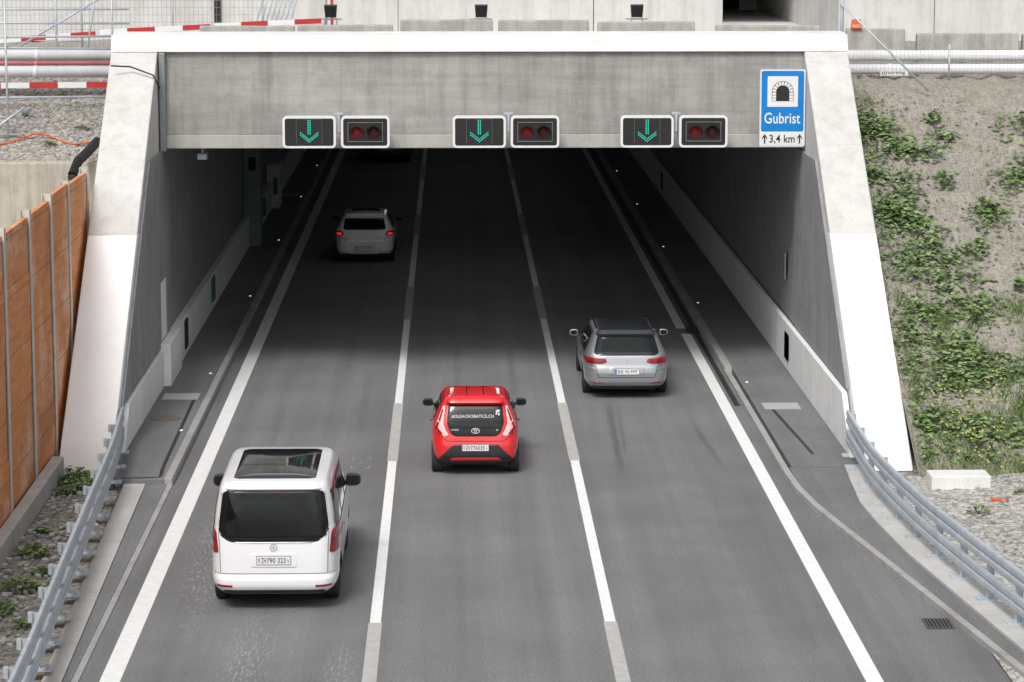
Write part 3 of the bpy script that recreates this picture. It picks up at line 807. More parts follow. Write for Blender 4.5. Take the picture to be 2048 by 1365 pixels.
T = thing('scaffold', "tubular steel scaffold with guard tubes beside the portal", "scaffold", (-9.9, 61.5, 4.9)); o0 = (-9.9, 61.5, 4.9)
for (a, b2) in (((-9.85, 61.2, 4.9), (-9.85, 61.2, 8.6)), ((-11.9, 61.2, 4.9), (-11.9, 61.2, 8.6)), ((-9.2, 64.5, 6.4), (-9.2, 64.5, 8.9)), ((-7.9, 64.5, 6.4), (-7.9, 64.5, 8.9)), ((-8.6, 64.5, 6.4), (-8.2, 64.5, 8.9)), ((-10.4, 64.5, 7.0), (-8.0, 64.5, 8.4)),
                ((-14, 61.3, 7.52), (-7.5, 61.3, 7.58)), ((-14, 61.3, 7.36), (-7.5, 61.3, 7.3)), ((-14, 61.25, 6.2), (-7.6, 61.25, 6.25)), ((-14, 61.2, 5.75), (-9.5, 61.2, 5.8)), ((-14, 61.2, 5.4), (-9.5, 61.2, 5.42)), ((-10.9, 61.15, 5.0), (-9.5, 61.15, 6.0)), ((-14, 64.5, 8.05), (-7.5, 64.5, 8.05)), ((-14, 64.5, 7.75), (-7.5, 64.5, 7.72)), ((-10.2, 61.15, 4.9), (-10.2, 61.15, 6.4))):
    MB(o0).cyl(a, b2, .024, 10).build('tube', M['galv'], T, smooth=True)
T = thing('leaning_tubes', "bundle of steel tubes leaning behind the barrier", "steel tubes", (-5, 72, 6.6))
for i in range(8): MB((-5, 72, 6.6)).cyl((-5.3+i*.12, 72, 6.6), (-4.6+i*.13, 72.4, 9.2), .022, 8).build('tube', M['galv'], T, smooth=True)
T = thing('support_prop', "galvanised steel pole with long diagonal strut", "support prop", (8.75, 61.6, 6.55)); o0 = (8.75, 61.6, 6.55)
MB(o0).cyl((8.72, 61.7, 6.5), (8.72, 61.7, 9.4), .045, 12).build('pole', M['galv'], T, smooth=True)
MB(o0).cyl((8.66, 61.6, 8.3), (10.62, 61.2, 6.35), .022, 12).build('strut', M['galv'], T, smooth=True)
T = thing('orange_box', "small orange plastic site box on a concrete barrier", "box", (10.25, 69.9, 7.34))
MB().extrude([(-.14, -.09, 0), (.14, -.09, 0), (.11, -.07, .2), (-.11, -.07, .2)], (0, .16, 0)).build('body', M['orange'], T, bevel=.01)
MB().box(-.12, .12, -.08, .08, .21, .235).build('lid', M['orange'], T, bevel=.005)
mb = MB(); text_on_y(mb, "PREZET", 0, -.098, .07, .22, .06); mb.build('lettering', M['white'], T)
mb = MB((-9, 60.9, 5.2)); pts = []
for i in range(26): pts.append((-12+i*.18, 61.0+.2*math.sin(i*.5), zl(0, 61.0+.2*math.sin(i*.5))+.06+.05*math.sin(i*.9)))
for a, b2 in zip(pts, pts[1:]): mb.cyl(a, b2, .022, 6)
o = mb.build('orange_cable', M['orange'], smooth=True); o.location = (-9, 60.9, 5.2); tag(o, "orange electric cable lying on the gravel slope", "cable")
o = MB((9.6, 47.4, .05)).obox((9.6, 47.4, .07), (.2, -.08, 0), (.01, .02, 0), (0, 0, .02)).build('red_stake', M['orange']); o.location = (9.6, 47.4, .05); tag(o, "short orange red stake lying on the gravel", "stake")

# ------------------------------------------------------------ vegetation
def leaves(name, pts, mats):
    mb = MB()
    for (x, y, z, size) in pts:
        s = size*R(.5, 1.35); a = R(0, 6.28)
        u = Vector((math.cos(a), math.sin(a), R(-.4, .4))).normalized(); v = u.cross(Vector((R(-.5, .5), R(-.5, .5)-.35, 1)).normalized()).normalized()
        c = Vector((x, y, z))
        mb.add([c-u*s*.5, c-u*s*.1+v*s*.36, c+u*s*.55, c-u*s*.1-v*s*.36], [(0, 1, 2, 3)], random.choice([0, 0, 1, 2]))
    o = mb.build(name, mats, recalc=False); o["kind"] = "stuff"; return o
LM = [M['leaf1'], M['leaf2'], M['leaf3']]
pts = []
for k in range(330):
    if k < 110: x = 8.75+abs(random.gauss(0, .55))
    else: x = R(8.8, 14.5)
    y = R(49.9, 61.3)
    if x > 9.8 and random.random() < (y-50)/22: continue
    dens = random.randint(6, 22) if x < 9.8 else random.randint(3, 14); rr = R(.08, .34)
    for i in range(dens):
        xx = x+random.gauss(0, rr); yy_ = y+random.gauss(0, rr*1.3)
        if xx < 8.66: continue
        pts.append((xx, yy_, zr(yy_)+R(.04, .16), .09))
for k in range(95):      # distinct leafy clumps
    x = 8.8+abs(random.gauss(0, 1.1)) if k < 50 else R(9, 14); y = 50+10.5*random.random()**(1.0 if k < 50 else 1.6); rr = R(.10, .26)
    for i in range(int(rr*420)):
        xx = x+random.gauss(0, rr); yy_ = y+random.gauss(0, rr)
        if xx < 8.68: continue
        q = max(0, 1-math.hypot(xx-x, yy_-y)/rr/2)
        pts.append((xx, yy_, zr(yy_)+R(.05, .1+.22*q), .125))
leaves('creeping_plants', pts, LM)
mb = MB()
cl = [(R(8.8, 14.2), 49.6+5.0*random.random()**1.2, R(.10, .45)) for _ in range(120)]
for k in range(13000):
    c_ = random.choice(cl); x = c_[0]+random.gauss(0, c_[2]*.7); y = c_[1]+random.gauss(0, c_[2]*.6)
    if x < 8.66 or y < 49.3: continue
    h = R(.06, .2); z = zr(y); a = R(0, 6.28); dx = math.cos(a)*.013; dy = math.sin(a)*.013; l = R(-.12, .12); l2 = R(-.12, .12)
    mb.add([(x-dx, y-dy, z), (x+dx, y+dy, z), (x+l, y+l2, z+h)], [(0, 1, 2)], random.choice([0, 0, 1, 2, 3]))
for k in range(110):
    cx_ = random.choice([(9.6, 50.8), (10.3, 51.6), (9.3, 51.6), (9.9, 50.2)])
    x = cx_[0]+random.gauss(0, .3); y = cx_[1]+random.gauss(0, .4); z = zr(y)+R(.12, .24); s = .014
    if x < 8.7: continue
    mb.add([(x-s, y-s, z), (x+s, y-s, z), (x+s, y+s, z+.02), (x-s, y+s, z+.02)], [(0, 1, 2, 3)], 4)
o = mb.build('grass', [M['leaf1'], M['grassy'], M['leaf3'], M['leaf2'], M['yellow']], recalc=False); o["kind"] = "stuff"
def weed(x, y, z, r, n, sz, lab):
    mb = MB((x, y, z))
    for i in range(n):
        a = R(0, 6.28); q = r*math.sqrt(random.random()); zz = z+R(.03, r*.9)*(1-q/r*.6)
        c = Vector((x+q*math.cos(a), y+q*math.sin(a), zz)); s = sz*R(.6, 1.3)
        u = Vector((math.cos(a+R(-.6, .6)), math.sin(a+R(-.6, .6)), R(-.3, .5))).normalized(); v = u.cross(Vector((R(-.4, .4), R(-.6, .2), 1))).normalized()
        mb.add([c-u*s*.5, c+v*s*.33, c+u*s*.55, c-v*s*.33], [(0, 1, 2, 3)], random.choice([0, 0, 1, 2]))
    for i in range(6):
        a = R(0, 6.28); mb.cyl((x, y, z-.02), (x+r*.5*math.cos(a), y+r*.5*math.sin(a), z+r*.6), .006, 5, 1)
    o = mb.build('weed_plant', LM, recalc=False); o.location = (x, y, z); tag(o, lab, "plant", "weeds beside the road")
for x, y, r, n in ((-6.95, 49.6, .38, 260), (-6.7, 49.0, .28, 140), (-7.0, 48.6, .2, 60), (-6.85, 43.9, .26, 110), (-6.7, 41.6, .3, 130), (-6.9, 40.2, .3, 120), (-6.95, 45.6, .15, 40), (-6.5, 42.6, .18, 50), (-6.35, 39.4, .16, 40)):
    weed(x, y, 0, r, n, .11, "leafy green weed growing in gravel beside the guard rail")
for x, y in ((9.3, 49.3), (10.2, 47.9), (11.4, 48.1), (9.9, 45.5), (10.9, 46.7), (9.1, 46.4)): weed(x, y, .05, .2, 60, .08, "small leafy weed on the gravel by the embankment")
for x, y in ((-8.3, 61.6), (-9.6, 62.2), (-8.9, 60.9)): weed(x, y, zl(x, y), .18, 40, .08, "small weed on the gravel slope")
mb = MB()
for k in range(1400):
    if k < 500: x = R(-7.2, -6.1); y = R(36, 50)
    elif k < 1000: x = R(8.8, 13); y = R(37, 49.4)
    else: x = R(-13, -7.7); y = R(60.3, 64)
    if x < 0 and x > -6.3 and y < 44: continue
    s = R(.012, .045); z = (zl(x, y) if y > 60 else .0) if x < 0 else .05+max(0, (x-9.5))*.05
    mb.obox((x, y, z+s*.3), (s, s*R(-.4, .4), 0), (s*R(-.4, .4), s*.8, s*.2), (0, -s*.2, s*.6), random.choice([0, 1]))
o = mb.build('loose_stones', [M['strip'], M['barrier']]); o["kind"] = "stuff"

# ------------------------------------------------------------ cars
def pchip(xs, ys, x):
    n = len(xs); h = [xs[i+1]-xs[i] for i in range(n-1)]; dl = [(ys[i+1]-ys[i])/h[i] for i in range(n-1)]
    m_ = [dl[0]]+[0 if dl[i-1]*dl[i] <= 0 else 2*dl[i-1]*dl[i]/(dl[i-1]+dl[i]) for i in range(1, n-1)]+[dl[-1]]
    i = max(0, min(n-2, next((k-1 for k in range(1, n) if xs[k] >= x), n-2)))
    t = (x-xs[i])/h[i]
    return ((2*t**3-3*t*t+1)*ys[i]+(t**3-2*t*t+t)*h[i]*m_[i]+(-2*t**3+3*t*t)*ys[i+1]+(t**3-t*t)*h[i]*m_[i+1])

def rpoly(p, r):
    out = []; n = len(p)
    for i in range(n):
        a = Vector(p[i-1]); b2 = Vector(p[i]); c = Vector(p[(i+1) % n])
        u = a-b2; v = c-b2; k = min(r, u.length*.45, v.length*.45)
        p0 = b2+u.normalized()*k; p1 = b2+v.normalized()*k
        for t in (0, .2, .4, .6, .8, 1):
            q = p0*(1-t)**2+b2*2*t*(1-t)+p1*t*t; out.append((q.x, q.y))
    return out

class Car:
    def __init__(s, name, label, cat, loc, keys, n, crown, paint, wr, wys, wx, rot=0, dome=2.4):
        s.T = thing(name, label, cat, loc, "cars driving into the tunnel"); s.T.rotation_euler = (0, 0, rot)
        zs = [k[0] for k in keys]; NN = 160; MM = 66
        lv = []
        for i in range(MM+1):
            z = zs[0]+(zs[-1]-zs[0])*i/MM
            lv.append((z,)+tuple(pchip(zs, [k[j] for k in keys], z) for j in (1, 2, 3)))
        z, yr, yf, hw = lv[-1]; c = (yr+yf)/2; hl = (yf-yr)/2
        for sc_ in (.985, .95, .9, .82, .7, .5, .25):
            lv.append((z+crown*(1-sc_**dome), c-hl*sc_, c+hl*sc_, hw*sc_))
        vs = []; fs = []; ms = []
        for (z, yr, yf, hw) in lv:
            c = (yr+yf)/2; hl = (yf-yr)/2
            for i in range(NN):
                p = 2*math.pi*i/NN; ca, sa = math.cos(p), math.sin(p)
                r = (abs(ca)**n+abs(sa)**n)**(-1/n)
                vs.append((hw*r*ca, c+hl*r*sa, z))
        L = len(lv)
        for j in range(L-1):
            for i in range(NN):
                fs.append((j*NN+i, j*NN+(i+1) % NN, (j+1)*NN+(i+1) % NN, (j+1)*NN+i)); ms.append(0)
        fs.append(tuple(range(NN-1, -1, -1))); ms.append(1)
        fs.append(tuple((L-1)*NN+i for i in range(NN))); ms.append(0)
        me = bpy.data.meshes.new('body'); me.from_pydata(vs, [], fs)
        me.materials.append(paint); me.materials.append(M['blackm'])
        me.polygons.foreach_set('material_index', ms)
        s.bvh = BVHTree.FromPolygons([Vector(v) for v in vs], fs)
        body = bpy.data.objects.new('body', me); link(body)
        mb = MB()
        for y in wys:
            for sx in (-1, 1):
                mb.cyl((sx*(wx-.2), y, wr), (sx*(wx+.5), y, wr), wr*1.13, 40)
        cut = mb.build('cut', [paint, M['blackm']]); cut.data.polygons.foreach_set('material_index', [1]*len(cut.data.polygons))
        md = body.modifiers.new('b', 'BOOLEAN'); md.object = cut; md.operation = 'DIFFERENCE'; md.solver = 'EXACT'
        dg = bpy.context.evaluated_depsgraph_get()
        nm = bpy.data.meshes.new_from_object(body.evaluated_get(dg))
        body.modifiers.clear(); body.data = nm; nm.name = 'body'
        bpy.data.objects.remove(cut)
        for p in nm.polygons: p.use_smooth = p.material_index == 0
        body.parent = s.T
        s.paint = paint; s.body = body
        base = None
        for y in wys:
            for sx in (-1, 1):
                W = bpy.data.objects.new('wheel', None); W.empty_display_size = .1; link(W, s.T); W.location = (sx*(wx-.1), y, wr); W.rotation_euler = (0, 0, 0 if sx > 0 else math.pi)
                if base is None:
                    t = s.lathe([(-.1, wr*.66), (-.105, wr*.9), (-.085, wr*.985), (-.04, wr), (.04, wr), (.085, wr*.985), (.105, wr*.9), (.1, wr*.66)], 'tyre', M['rubber'], W)
                    rm = s.lathe([(-.09, wr*.67), (.09, wr*.67), (.075, wr*.60), (-.02, wr*.58), (-.02, .02)], 'rim', M['rim'], W, spokes=wr)
                    base = (t, rm)
                else:
                    for q in base:
                        c2 = q.copy(); col.objects.link(c2); c2.parent = W
    def lathe(s, pr, nm, mat, par, spokes=0):
        mb = MB(); n = 36; k = len(pr)
        vs = [(x, r*math.cos(2*math.pi*i/n), r*math.sin(2*math.pi*i/n)) for i in range(n) for x, r in pr]
        fs = [(i*k+j, i*k+j+1, ((i+1) % n)*k+j+1, ((i+1) % n)*k+j) for i in range(n) for j in range(k-1)]
        mb.add(vs, fs)
        if spokes:
            for i in range(10):
                a = 2*math.pi*i/10; d_ = Vector((0, math.cos(a), math.sin(a))); t_ = Vector((0, -math.sin(a), math.cos(a)))
                mb.obox(Vector((.05, 0, 0))+d_*spokes*.33, (.012, 0, 0), t_*.018, d_*spokes*.31)
            mb.cyl((.0, 0, 0), (.07, 0, 0), .05, 14)
        return mb.build(nm, mat, par, smooth=(spokes == 0))
    def ray(s, ax, u, v):
        o_, d_ = {'R': ((u, -3, v), (0, 1, 0)), 'F': ((u, 9, v), (0, -1, 0)), 'P': ((3, u, v), (-1, 0, 0)), 'N': ((-3, u, v), (1, 0, 0)), 'T': ((u, v, 5), (0, 0, -1))}[ax]
        h = s.bvh.ray_cast(Vector(o_), Vector(d_))
        if h[0] is None: return None, None
        nn = h[1]
        if nn.dot(Vector(d_)) > 0: nn = -nn
        return h[0], nn
    def patch(s, nm, poly, ax, mat, off=.004, rnd=.05, cols=24, rows=16, parent=None, label=None, skirt=True):
        p = rpoly(poly, rnd) if rnd else poly
        v0 = min(q[1] for q in p); v1 = max(q[1] for q in p)
        d_ = {'R': (0, 1, 0), 'F': (0, -1, 0), 'P': (-1, 0, 0), 'N': (1, 0, 0), 'T': (0, 0, -1)}[ax]
        vs = []; idx = {}
        fs = []
        for j in range(rows+1):
            t = (1-math.cos(math.pi*j/rows))/2*.6+.4*j/rows
            v = v0+(v1-v0)*min(.9995, max(.0005, t)); xs_ = []
            for i in range(len(p)):
                a = p[i]; b2 = p[(i+1) % len(p)]
                if (a[1]-v)*(b2[1]-v) <= 0 and a[1] != b2[1]: xs_.append(a[0]+(b2[0]-a[0])*(v-a[1])/(b2[1]-a[1]))
            if len(xs_) < 2: xs_ = [0, 0]
            xl, xr = min(xs_), max(xs_)
            for i in range(cols+1):
                u = xl+(xr-xl)*i/cols; h, nn = s.ray(ax, u, v)
                edge = skirt and (i in (0, cols) or j in (0, rows))
                idx[(i, j)] = None
                if h is not None:
                    idx[(i, j)] = len(vs); vs.append(h+nn*(off if not edge else off*.25))
        for j in range(rows):
            for i in range(cols):
                q = [idx[(i, j)], idx[(i+1, j)], idx[(i+1, j+1)], idx[(i, j+1)]]
                if None in q: continue
                fs.append(tuple(q))
        if not fs: return None
        f = fs[len(fs)//2]; nrm = (vs[f[1]]-vs[f[0]]).cross(vs[f[2]]-vs[f[0]])
        if nrm.dot(Vector(d_)) > 0: fs = [tuple(reversed(f)) for f in fs]
        o_ = MB().add(vs, fs).build(nm, mat, parent or s.T, smooth=True, recalc=False)
        if label: o_["label"] = label
        return o_
    def line(s, nm, pts, ax, wd, mat, off=.003, parent=None):
        pp = []
        for a, b2 in zip(pts, pts[1:]):
            L_ = math.dist(a, b2); k = max(1, int(L_/.05))
            pp += [(a[0]+(b2[0]-a[0])*i/k, a[1]+(b2[1]-a[1])*i/k) for i in range(k)]
        pp.append(pts[-1])
        mb = MB(); prev_ = None
        for i, q in enumerate(pp):
            a = Vector(pp[max(0, i-1)]); b2 = Vector(pp[min(len(pp)-1, i+1)]); t = (b2-a).normalized(); n_ = Vector((-t.y, t.x))*wd/2
            h1, n1 = s.ray(ax, q[0]-n_.x, q[1]-n_.y); h2, n2 = s.ray(ax, q[0]+n_.x, q[1]+n_.y)
            if h1 is None or h2 is None: prev_ = None; continue
            c_ = (h1+n1*off, h2+n2*off)
            if prev_: mb.add([prev_[0], prev_[1], c_[1], c_[0]], [(0, 1, 2, 3)])
            prev_ = c_
        if mb.f: return mb.build(nm, mat, parent or s.T, recalc=False)
    def both(s, nm, poly, mat, **kw):
        s.patch(nm, poly, 'P', mat, **kw); s.patch(nm, poly, 'N', mat, **kw)
    def sym(s, nm, poly, mat, ax='R', **kw):
        s.patch(nm, poly, ax, mat, **kw); s.patch(nm, [(-a, b2) for a, b2 in poly], ax, mat, **kw)
    def text(s, nm, string, cu, cv, w_, h_, mat, ax='R', off=.008, bold=0):
        vs, fs = text_data(string, w_, h_, bold); out = []
        for a, b2 in vs:
            h, nn = s.ray(ax, cu+a, cv+b2); out.append(h+nn*off if h is not None else Vector((cu+a, 0, cv+b2)))
        return MB().add(out, fs).build(nm, mat, s.T, recalc=False)
    def plate(s, parts, z, w_=.5, h_=.115, swiss=True):
        h, nn = s.ray('R', 0, z); y = min(h.y, s.ray('R', w_/2, z)[0].y)-.02
        e = MB().extrude([(a, y, z+b2) for a, b2 in rrect(w_+.02, h_+.02, .008, 2)], (0, .04, 0)).build('license_plate', M['galvd'], s.T)
        mb = MB(); mb.extrude([(a, y-.004, z+b2) for a, b2 in rrect(w_, h_, .008, 2)], (0, .003, 0)); mb.build('plate_face', M['white'], e)
        mb = MB()
        for t, cc_, ww in parts: text_on_y(mb, t, w_*cc_, y-.006, z, w_*ww, h_*.66, bold=.01)
        mb.build('lettering', M['inkg'], e)
        if swiss:
            mb = MB(); mb.box(-w_*.465, -w_*.415, y-.0065, y-.005, z-h_*.22, z+h_*.26, 0); mb.box(-w_*.448, -w_*.432, y-.0075, y-.0066, z-h_*.14, z+h_*.16, 1)
            mb.build('shield', [M['redp'], M['white']], e)
            MB().sheet([(w_*.415, y-.0065, z-h_*.22), (w_*.465, y-.0065, z-h_*.22), (w_*.415, y-.0065, z+h_*.26)]).build('shield', M['blue'], e)
        else: MB().box(-w_/2+.004, -w_*.42, y-.0065, y-.005, z-h_/2+.004, z+h_/2-.004).build('country_band', M['blue'], e)
    def mirrors(s, y, z, x, wd, ht, mat):
        for sx in (-1, 1):
            bm = bmesh.new(); bmesh.ops.create_uvsphere(bm, u_segments=20, v_segments=12, radius=1)
            for v in bm.verts:
                q = v.co
                f_ = lambda t: math.copysign(abs(t)**.6, t)
                q.x, q.y, q.z = f_(q.x)*wd/2, f_(q.y)*.085, f_(q.z)*ht/2*(1-.15*q.x*sx)
                if q.y < -.05: q.y = -.05
                q.x += sx*(x+wd/2); q.y += y; q.z += z
            me = bpy.data.meshes.new('side_mirror'); bm.to_mesh(me); bm.free(); me.materials.append(mat)
            me.polygons.foreach_set('use_smooth', [True]*len(me.polygons))
            mo = bpy.data.objects.new('side_mirror', me); link(mo, s.T)
            MB().extrude([(sx*(x+wd/2)+a, y-.055, z+b2) for a, b2 in rrect(wd*.74, ht*.66, .03)], (0, .003, 0)).build('mirror_glass', M['glass'], mo)
            MB().extrude([(sx*(x-.1), y-.03, z-ht*.45), (sx*(x+.04), y-.03, z-ht*.38), (sx*(x+.04), y-.03, z-ht*.05), (sx*(x-.1), y-.03, z-ht*.25)], (0, .07, 0)).build('mirror_arm', M['black'], mo)
    def ringbadge(s, z, r, mat, kind):
        h, nn = s.ray('R', 0, z); y = h.y-.02
        mb = MB(); n = 28
        def ring(cx_, cz_, rx, rz, t):
            for i in range(n):
                a0 = 2*math.pi*i/n; a1 = 2*math.pi*(i+1)/n
                mb.add([(cx_+(rx+q)*math.cos(a), y, cz_+(rz+q)*math.sin(a)) for q, a in ((0, a0), (0, a1), (-t, a1), (-t, a0))], [(0, 1, 2, 3)])
        ring(0, z, r, r*(.68 if kind == 'T' else 1), r*.16)
        if kind == 'T': ring(0, z+r*.2, r*.62, r*.26, r*.12); ring(0, z-.02*r, r*.27, r*.55, r*.12)
        elif kind == 'S':
            for k in range(3):
                a = math.pi/2+k*2*math.pi/3; t_ = a+math.pi/2
                mb.sheet([(r*.95*math.cos(a), y, z+r*.95*math.sin(a)), (r*.12*math.cos(t_), y, z+r*.12*math.sin(t_)), (-r*.12*math.cos(t_), y, z-r*.12*math.sin(t_))])
        else:
            def stroke(a, b2):
                a = Vector(a)*r; b2 = Vector(b2)*r; t = (b2-a).normalized(); n_ = Vector((-t.y, t.x))*r*.08
                mb.sheet([(a.x-n_.x, y, z+a.y-n_.y), (b2.x-n_.x, y, z+b2.y-n_.y), (b2.x+n_.x, y, z+b2.y+n_.y), (a.x+n_.x, y, z+a.y+n_.y)])
            for a, b2 in (((-.35, .8), (0, .1)), ((0, .1), (.35, .8)), ((-.8, .45), (-.35, -.75)), ((-.35, -.75), (0, 0)), ((0, 0), (.35, -.75)), ((.35, -.75), (.8, .45))): stroke(a, b2)
        return mb.build('badge', mat, s.T, recalc=False)

WH = carpaint('white_car_paint', (.84, .84, .85), dirt=.12)
RD = carpaint('red_car_paint', (.70, .006, .012), rough=.4, dirt=.15)
GR = carpaint('silver_grey_car_paint', (.36, .375, .40), .6, .35, .2)
GRD = carpaint('dark_roof_paint', (.055, .06, .068), .4, .25, 0)
SI = carpaint('pale_white_car_paint', (.92, .93, .92), .0, .35, .08)
BK = carpaint('black_car_paint', (.02, .025, .04), .3, .3, .3)

# ---- white van
c = Car('van', "white passenger van with tinted rear window and glass roof", "van", (-2.69, 40.1, 0),
        [(.26,.12,4.9,.86),(.34,.03,5.05,.93),(.42,.0,5.12,.96),(.50,.0,5.14,.97),(.56,.045,5.13,.97),(.8,.05,5.1,.97),(1.0,.06,4.95,.967),(1.12,.07,4.6,.96),(1.2,.08,4.35,.948),(1.5,.12,3.8,.905),(1.72,.155,3.45,.862),(1.82,.175,3.25,.835),(1.88,.20,3.15,.805),(1.92,.25,3.05,.765)],
        9, .045, WH, .34, (.95, 4.15), .935, dome=3)
c.patch('rear_window_seal', [(-.84,1.28),(-.80,1.14),(-.62,1.05),(.62,1.05),(.80,1.14),(.84,1.28),(.775,1.80),(.70,1.83),(-.70,1.83),(-.775,1.80)], 'R', M['blackm'], .004, .07, cols=30, rows=20)
c.patch('rear_window', [(-.825,1.28),(-.785,1.15),(-.61,1.07),(.61,1.07),(.785,1.15),(.825,1.28),(.76,1.79),(.69,1.815),(-.69,1.815),(-.76,1.79)], 'R', M['glass'], .009, .07, cols=30, rows=20)
c.patch('chrome_strip', [(-.58,1.066),(.58,1.066),(.58,1.05),(-.58,1.05)], 'R', M['chrome'], .014, 0, rows=3)
c.sym('tail_light', [(.825,.89),(.958,.86),(.964,1.22),(.91,1.25),(.855,1.20)], M['tail'], off=.012, rnd=.03)
c.sym('light_inset', [(.845,1.05),(.955,1.05),(.955,1.10),(.845,1.10)], M['taild'], off=.016, rnd=.01)
c.patch('panoramic_roof', [(-.62,.50),(.62,.50),(.62,2.78),(-.62,2.78)], 'T', M['glass'], .005, .1)
c.line('roof_seam', [(-.62,1.45),(.62,1.45)], 'T', .02, M['blackm'], .010)
c.patch('spoiler', [(-.72,1.835),(.72,1.835),(.66,1.92),(-.66,1.92)], 'R', WH, .05, .03)
c.patch('brake_light', [(-.12,1.80),(.12,1.80),(.12,1.822),(-.12,1.822)], 'R', M['tail'], .014, 0, rows=2)
c.both('window_backing', [(.30,1.14),(4.0,1.14),(3.5,1.74),(.42,1.78)], M['blackm'], off=.003, rnd=.06)
for a, b2, t in ((.38, 1.55, .08), (1.6, 2.75, 0), (2.82, 3.85, 0)): c.both('side_window', [(a,1.18),(b2,1.18),(b2-(.0 if b2 < 3.5 else .35),1.72),(a+t,1.72)], M['glass'], off=.007, rnd=.05)
c.patch('windscreen', [(-.86,1.22),(.86,1.22),(.76,1.84),(-.76,1.84)], 'F', M['glass'], .005)
c.sym('headlight', [(.6,.78),(.92,.80),(.92,.98),(.62,.92)], M['clearlens'], 'F')
c.patch('grille', [(-.5,.6),(.5,.6),(.5,.85),(-.5,.85)], 'F', M['black'], .006)
c.line('tailgate_gap', [(-.825,1.20),(-.81,1.02),(-.80,.60)], 'R', .012, M['galvd']); c.line('tailgate_gap', [(.825,1.20),(.81,1.02),(.80,.60)], 'R', .012, M['galvd'])
c.line('bumper_gap', [(-.95,.585),(.95,.585)], 'R', .012, M['galvd'])
c.patch('number_plate_recess', [(-.36,.68),(.36,.68),(.34,.90),(-.34,.90)], 'R', WH, .012, .04)
c.patch('bumper_lower', [(-.80,.27),(.80,.27),(.74,.34),(-.74,.34)], 'R', M['black'], .006, .02)
c.sym('reflector', [(.62,.385),(.86,.385),(.87,.42),(.62,.42)], M['tail'], off=.01, rnd=0, rows=3)
c.plate([("ZH", -.30, .15), ("790 323", .08, .56)], .79, .50, .12); c.ringbadge(.985, .055, M['galvd'], 'S')
c.line('door_gap', [(1.58,.5),(1.58,1.15)], 'P', .014, M['blackm']); c.line('door_gap', [(2.78,.42),(2.78,1.15)], 'P', .014, M['blackm']); c.line('slide_rail', [(.5,1.02),(1.6,1.02)], 'P', .03, M['blackm'])
c.both('door_handle', [(1.66,.93),(1.86,.93),(1.86,.965),(1.66,.965)], M['chrome'], off=.03, rnd=0, rows=3, cols=4)
c.mirrors(3.55, 1.28, .95, .24, .20, M['black'])

# ---- red city car
c = Car('car', "small red hatchback with black tailgate glass and lettering", "car", (.41, 49.9, 0),
        [(.20,.16,3.22,.68),(.28,.06,3.36,.75),(.40,.0,3.43,.80),(.55,.01,3.45,.818),(.70,.05,3.40,.818),(.80,.08,3.10,.815),(.90,.10,2.75,.80),(1.0,.13,2.45,.77),(1.15,.19,2.18,.705),(1.28,.26,1.98,.645),(1.35,.31,1.86,.605),(1.39,.37,1.8,.565)],
        7.5, .05, RD, .285, (.56, 2.9), .81)
c.patch('tailgate_glass', [(-.46,.80),(-.38,.745),(.38,.745),(.46,.80),(.53,.98),(.50,1.30),(-.50,1.30),(-.53,.98)], 'R', M['glass'], .008, .03, cols=28)
c.sym('tail_light', [(.49,.77),(.57,.74),(.76,.87),(.70,1.02),(.59,1.28),(.555,1.28),(.595,.98),(.55,.86)], M['clearlens'], off=.012, rnd=.012)
c.sym('tail_lamp', [(.60,.79),(.63,.78),(.745,.88),(.69,1.0),(.66,.99),(.69,.90)], M['tail'], off=.02, rnd=.005)
c.sym('light_blade', [(.648,1.0),(.672,1.03),(.595,1.23),(.582,1.21)], M['tail'], off=.02, rnd=.005)
c.patch('spoiler', [(-.54,1.30),(.54,1.30),(.51,1.385),(-.51,1.385)], 'R', RD, .09, .02)
c.patch('brake_light', [(-.12,1.32),(.12,1.32),(.12,1.335),(-.12,1.335)], 'R', M['taild'], .095, 0, rows=2)
c.patch('bumper_insert', [(-.72,.26),(.72,.26),(.64,.38),(.42,.60),(-.42,.60),(-.64,.38)], 'R', M['black'], .008, .02, cols=30)
c.patch('bumper_lip', [(-.50,.30),(.50,.30),(.44,.36),(-.44,.36)], 'R', RD, .014, .02, cols=24, rows=6)
c.patch('bumper_lower', [(-.68,.20),(.68,.20),(.66,.255),(-.66,.255)], 'R', M['blackm'], .006, 0)
c.sym('reflector', [(.66,.30),(.75,.33),(.75,.36),(.66,.34)], M['tail'], off=.014, rnd=0, rows=3)
c.plate([("ZH", -.30, .15), ("776035", .08, .54)], .545, .48, .11); c.ringbadge(.85, .08, M['badge'], 'T')
c.text('window_lettering', "#OLEACROBATICS.CH", -.05, 1.10, .78, .06, M['textw'], off=.016, bold=.008)
c.text('badge_lettering', "AYGO", -.38, .865, .14, .032, M['badge'], off=.016)
c.text('badge_lettering', "X", .40, .86, .05, .03, M['badge'], off=.016)
for pp in ([(.37,1.14),(.39,1.12),(.41,1.17),(.39,1.18)], [(.41,1.12),(.44,1.11),(.455,1.155),(.43,1.16)], [(.36,1.20),(.385,1.18),(.41,1.22),(.44,1.18),(.47,1.21),(.42,1.165)]):
    c.patch('window_emblem', pp, 'R', M['textw'], .016, 0, cols=4, rows=6, skirt=False)
c.line('tailgate_gap', [(-.72,.80),(-.52,.66),(.52,.66),(.72,.80)], 'R', .010, M['blackm'])
c.both('window_backing', [(.50,.96),(2.5,.96),(1.95,1.30),(.62,1.32)], M['blackm'], off=.003)
for a, b2, t in ((.62, 1.25, .12), (1.3, 2.3, 0)): c.both('side_window', [(a,.99),(b2,.99),(b2-(.0 if b2 < 2 else .4),1.28),(a+t,1.28)], M['glass'], off=.007)
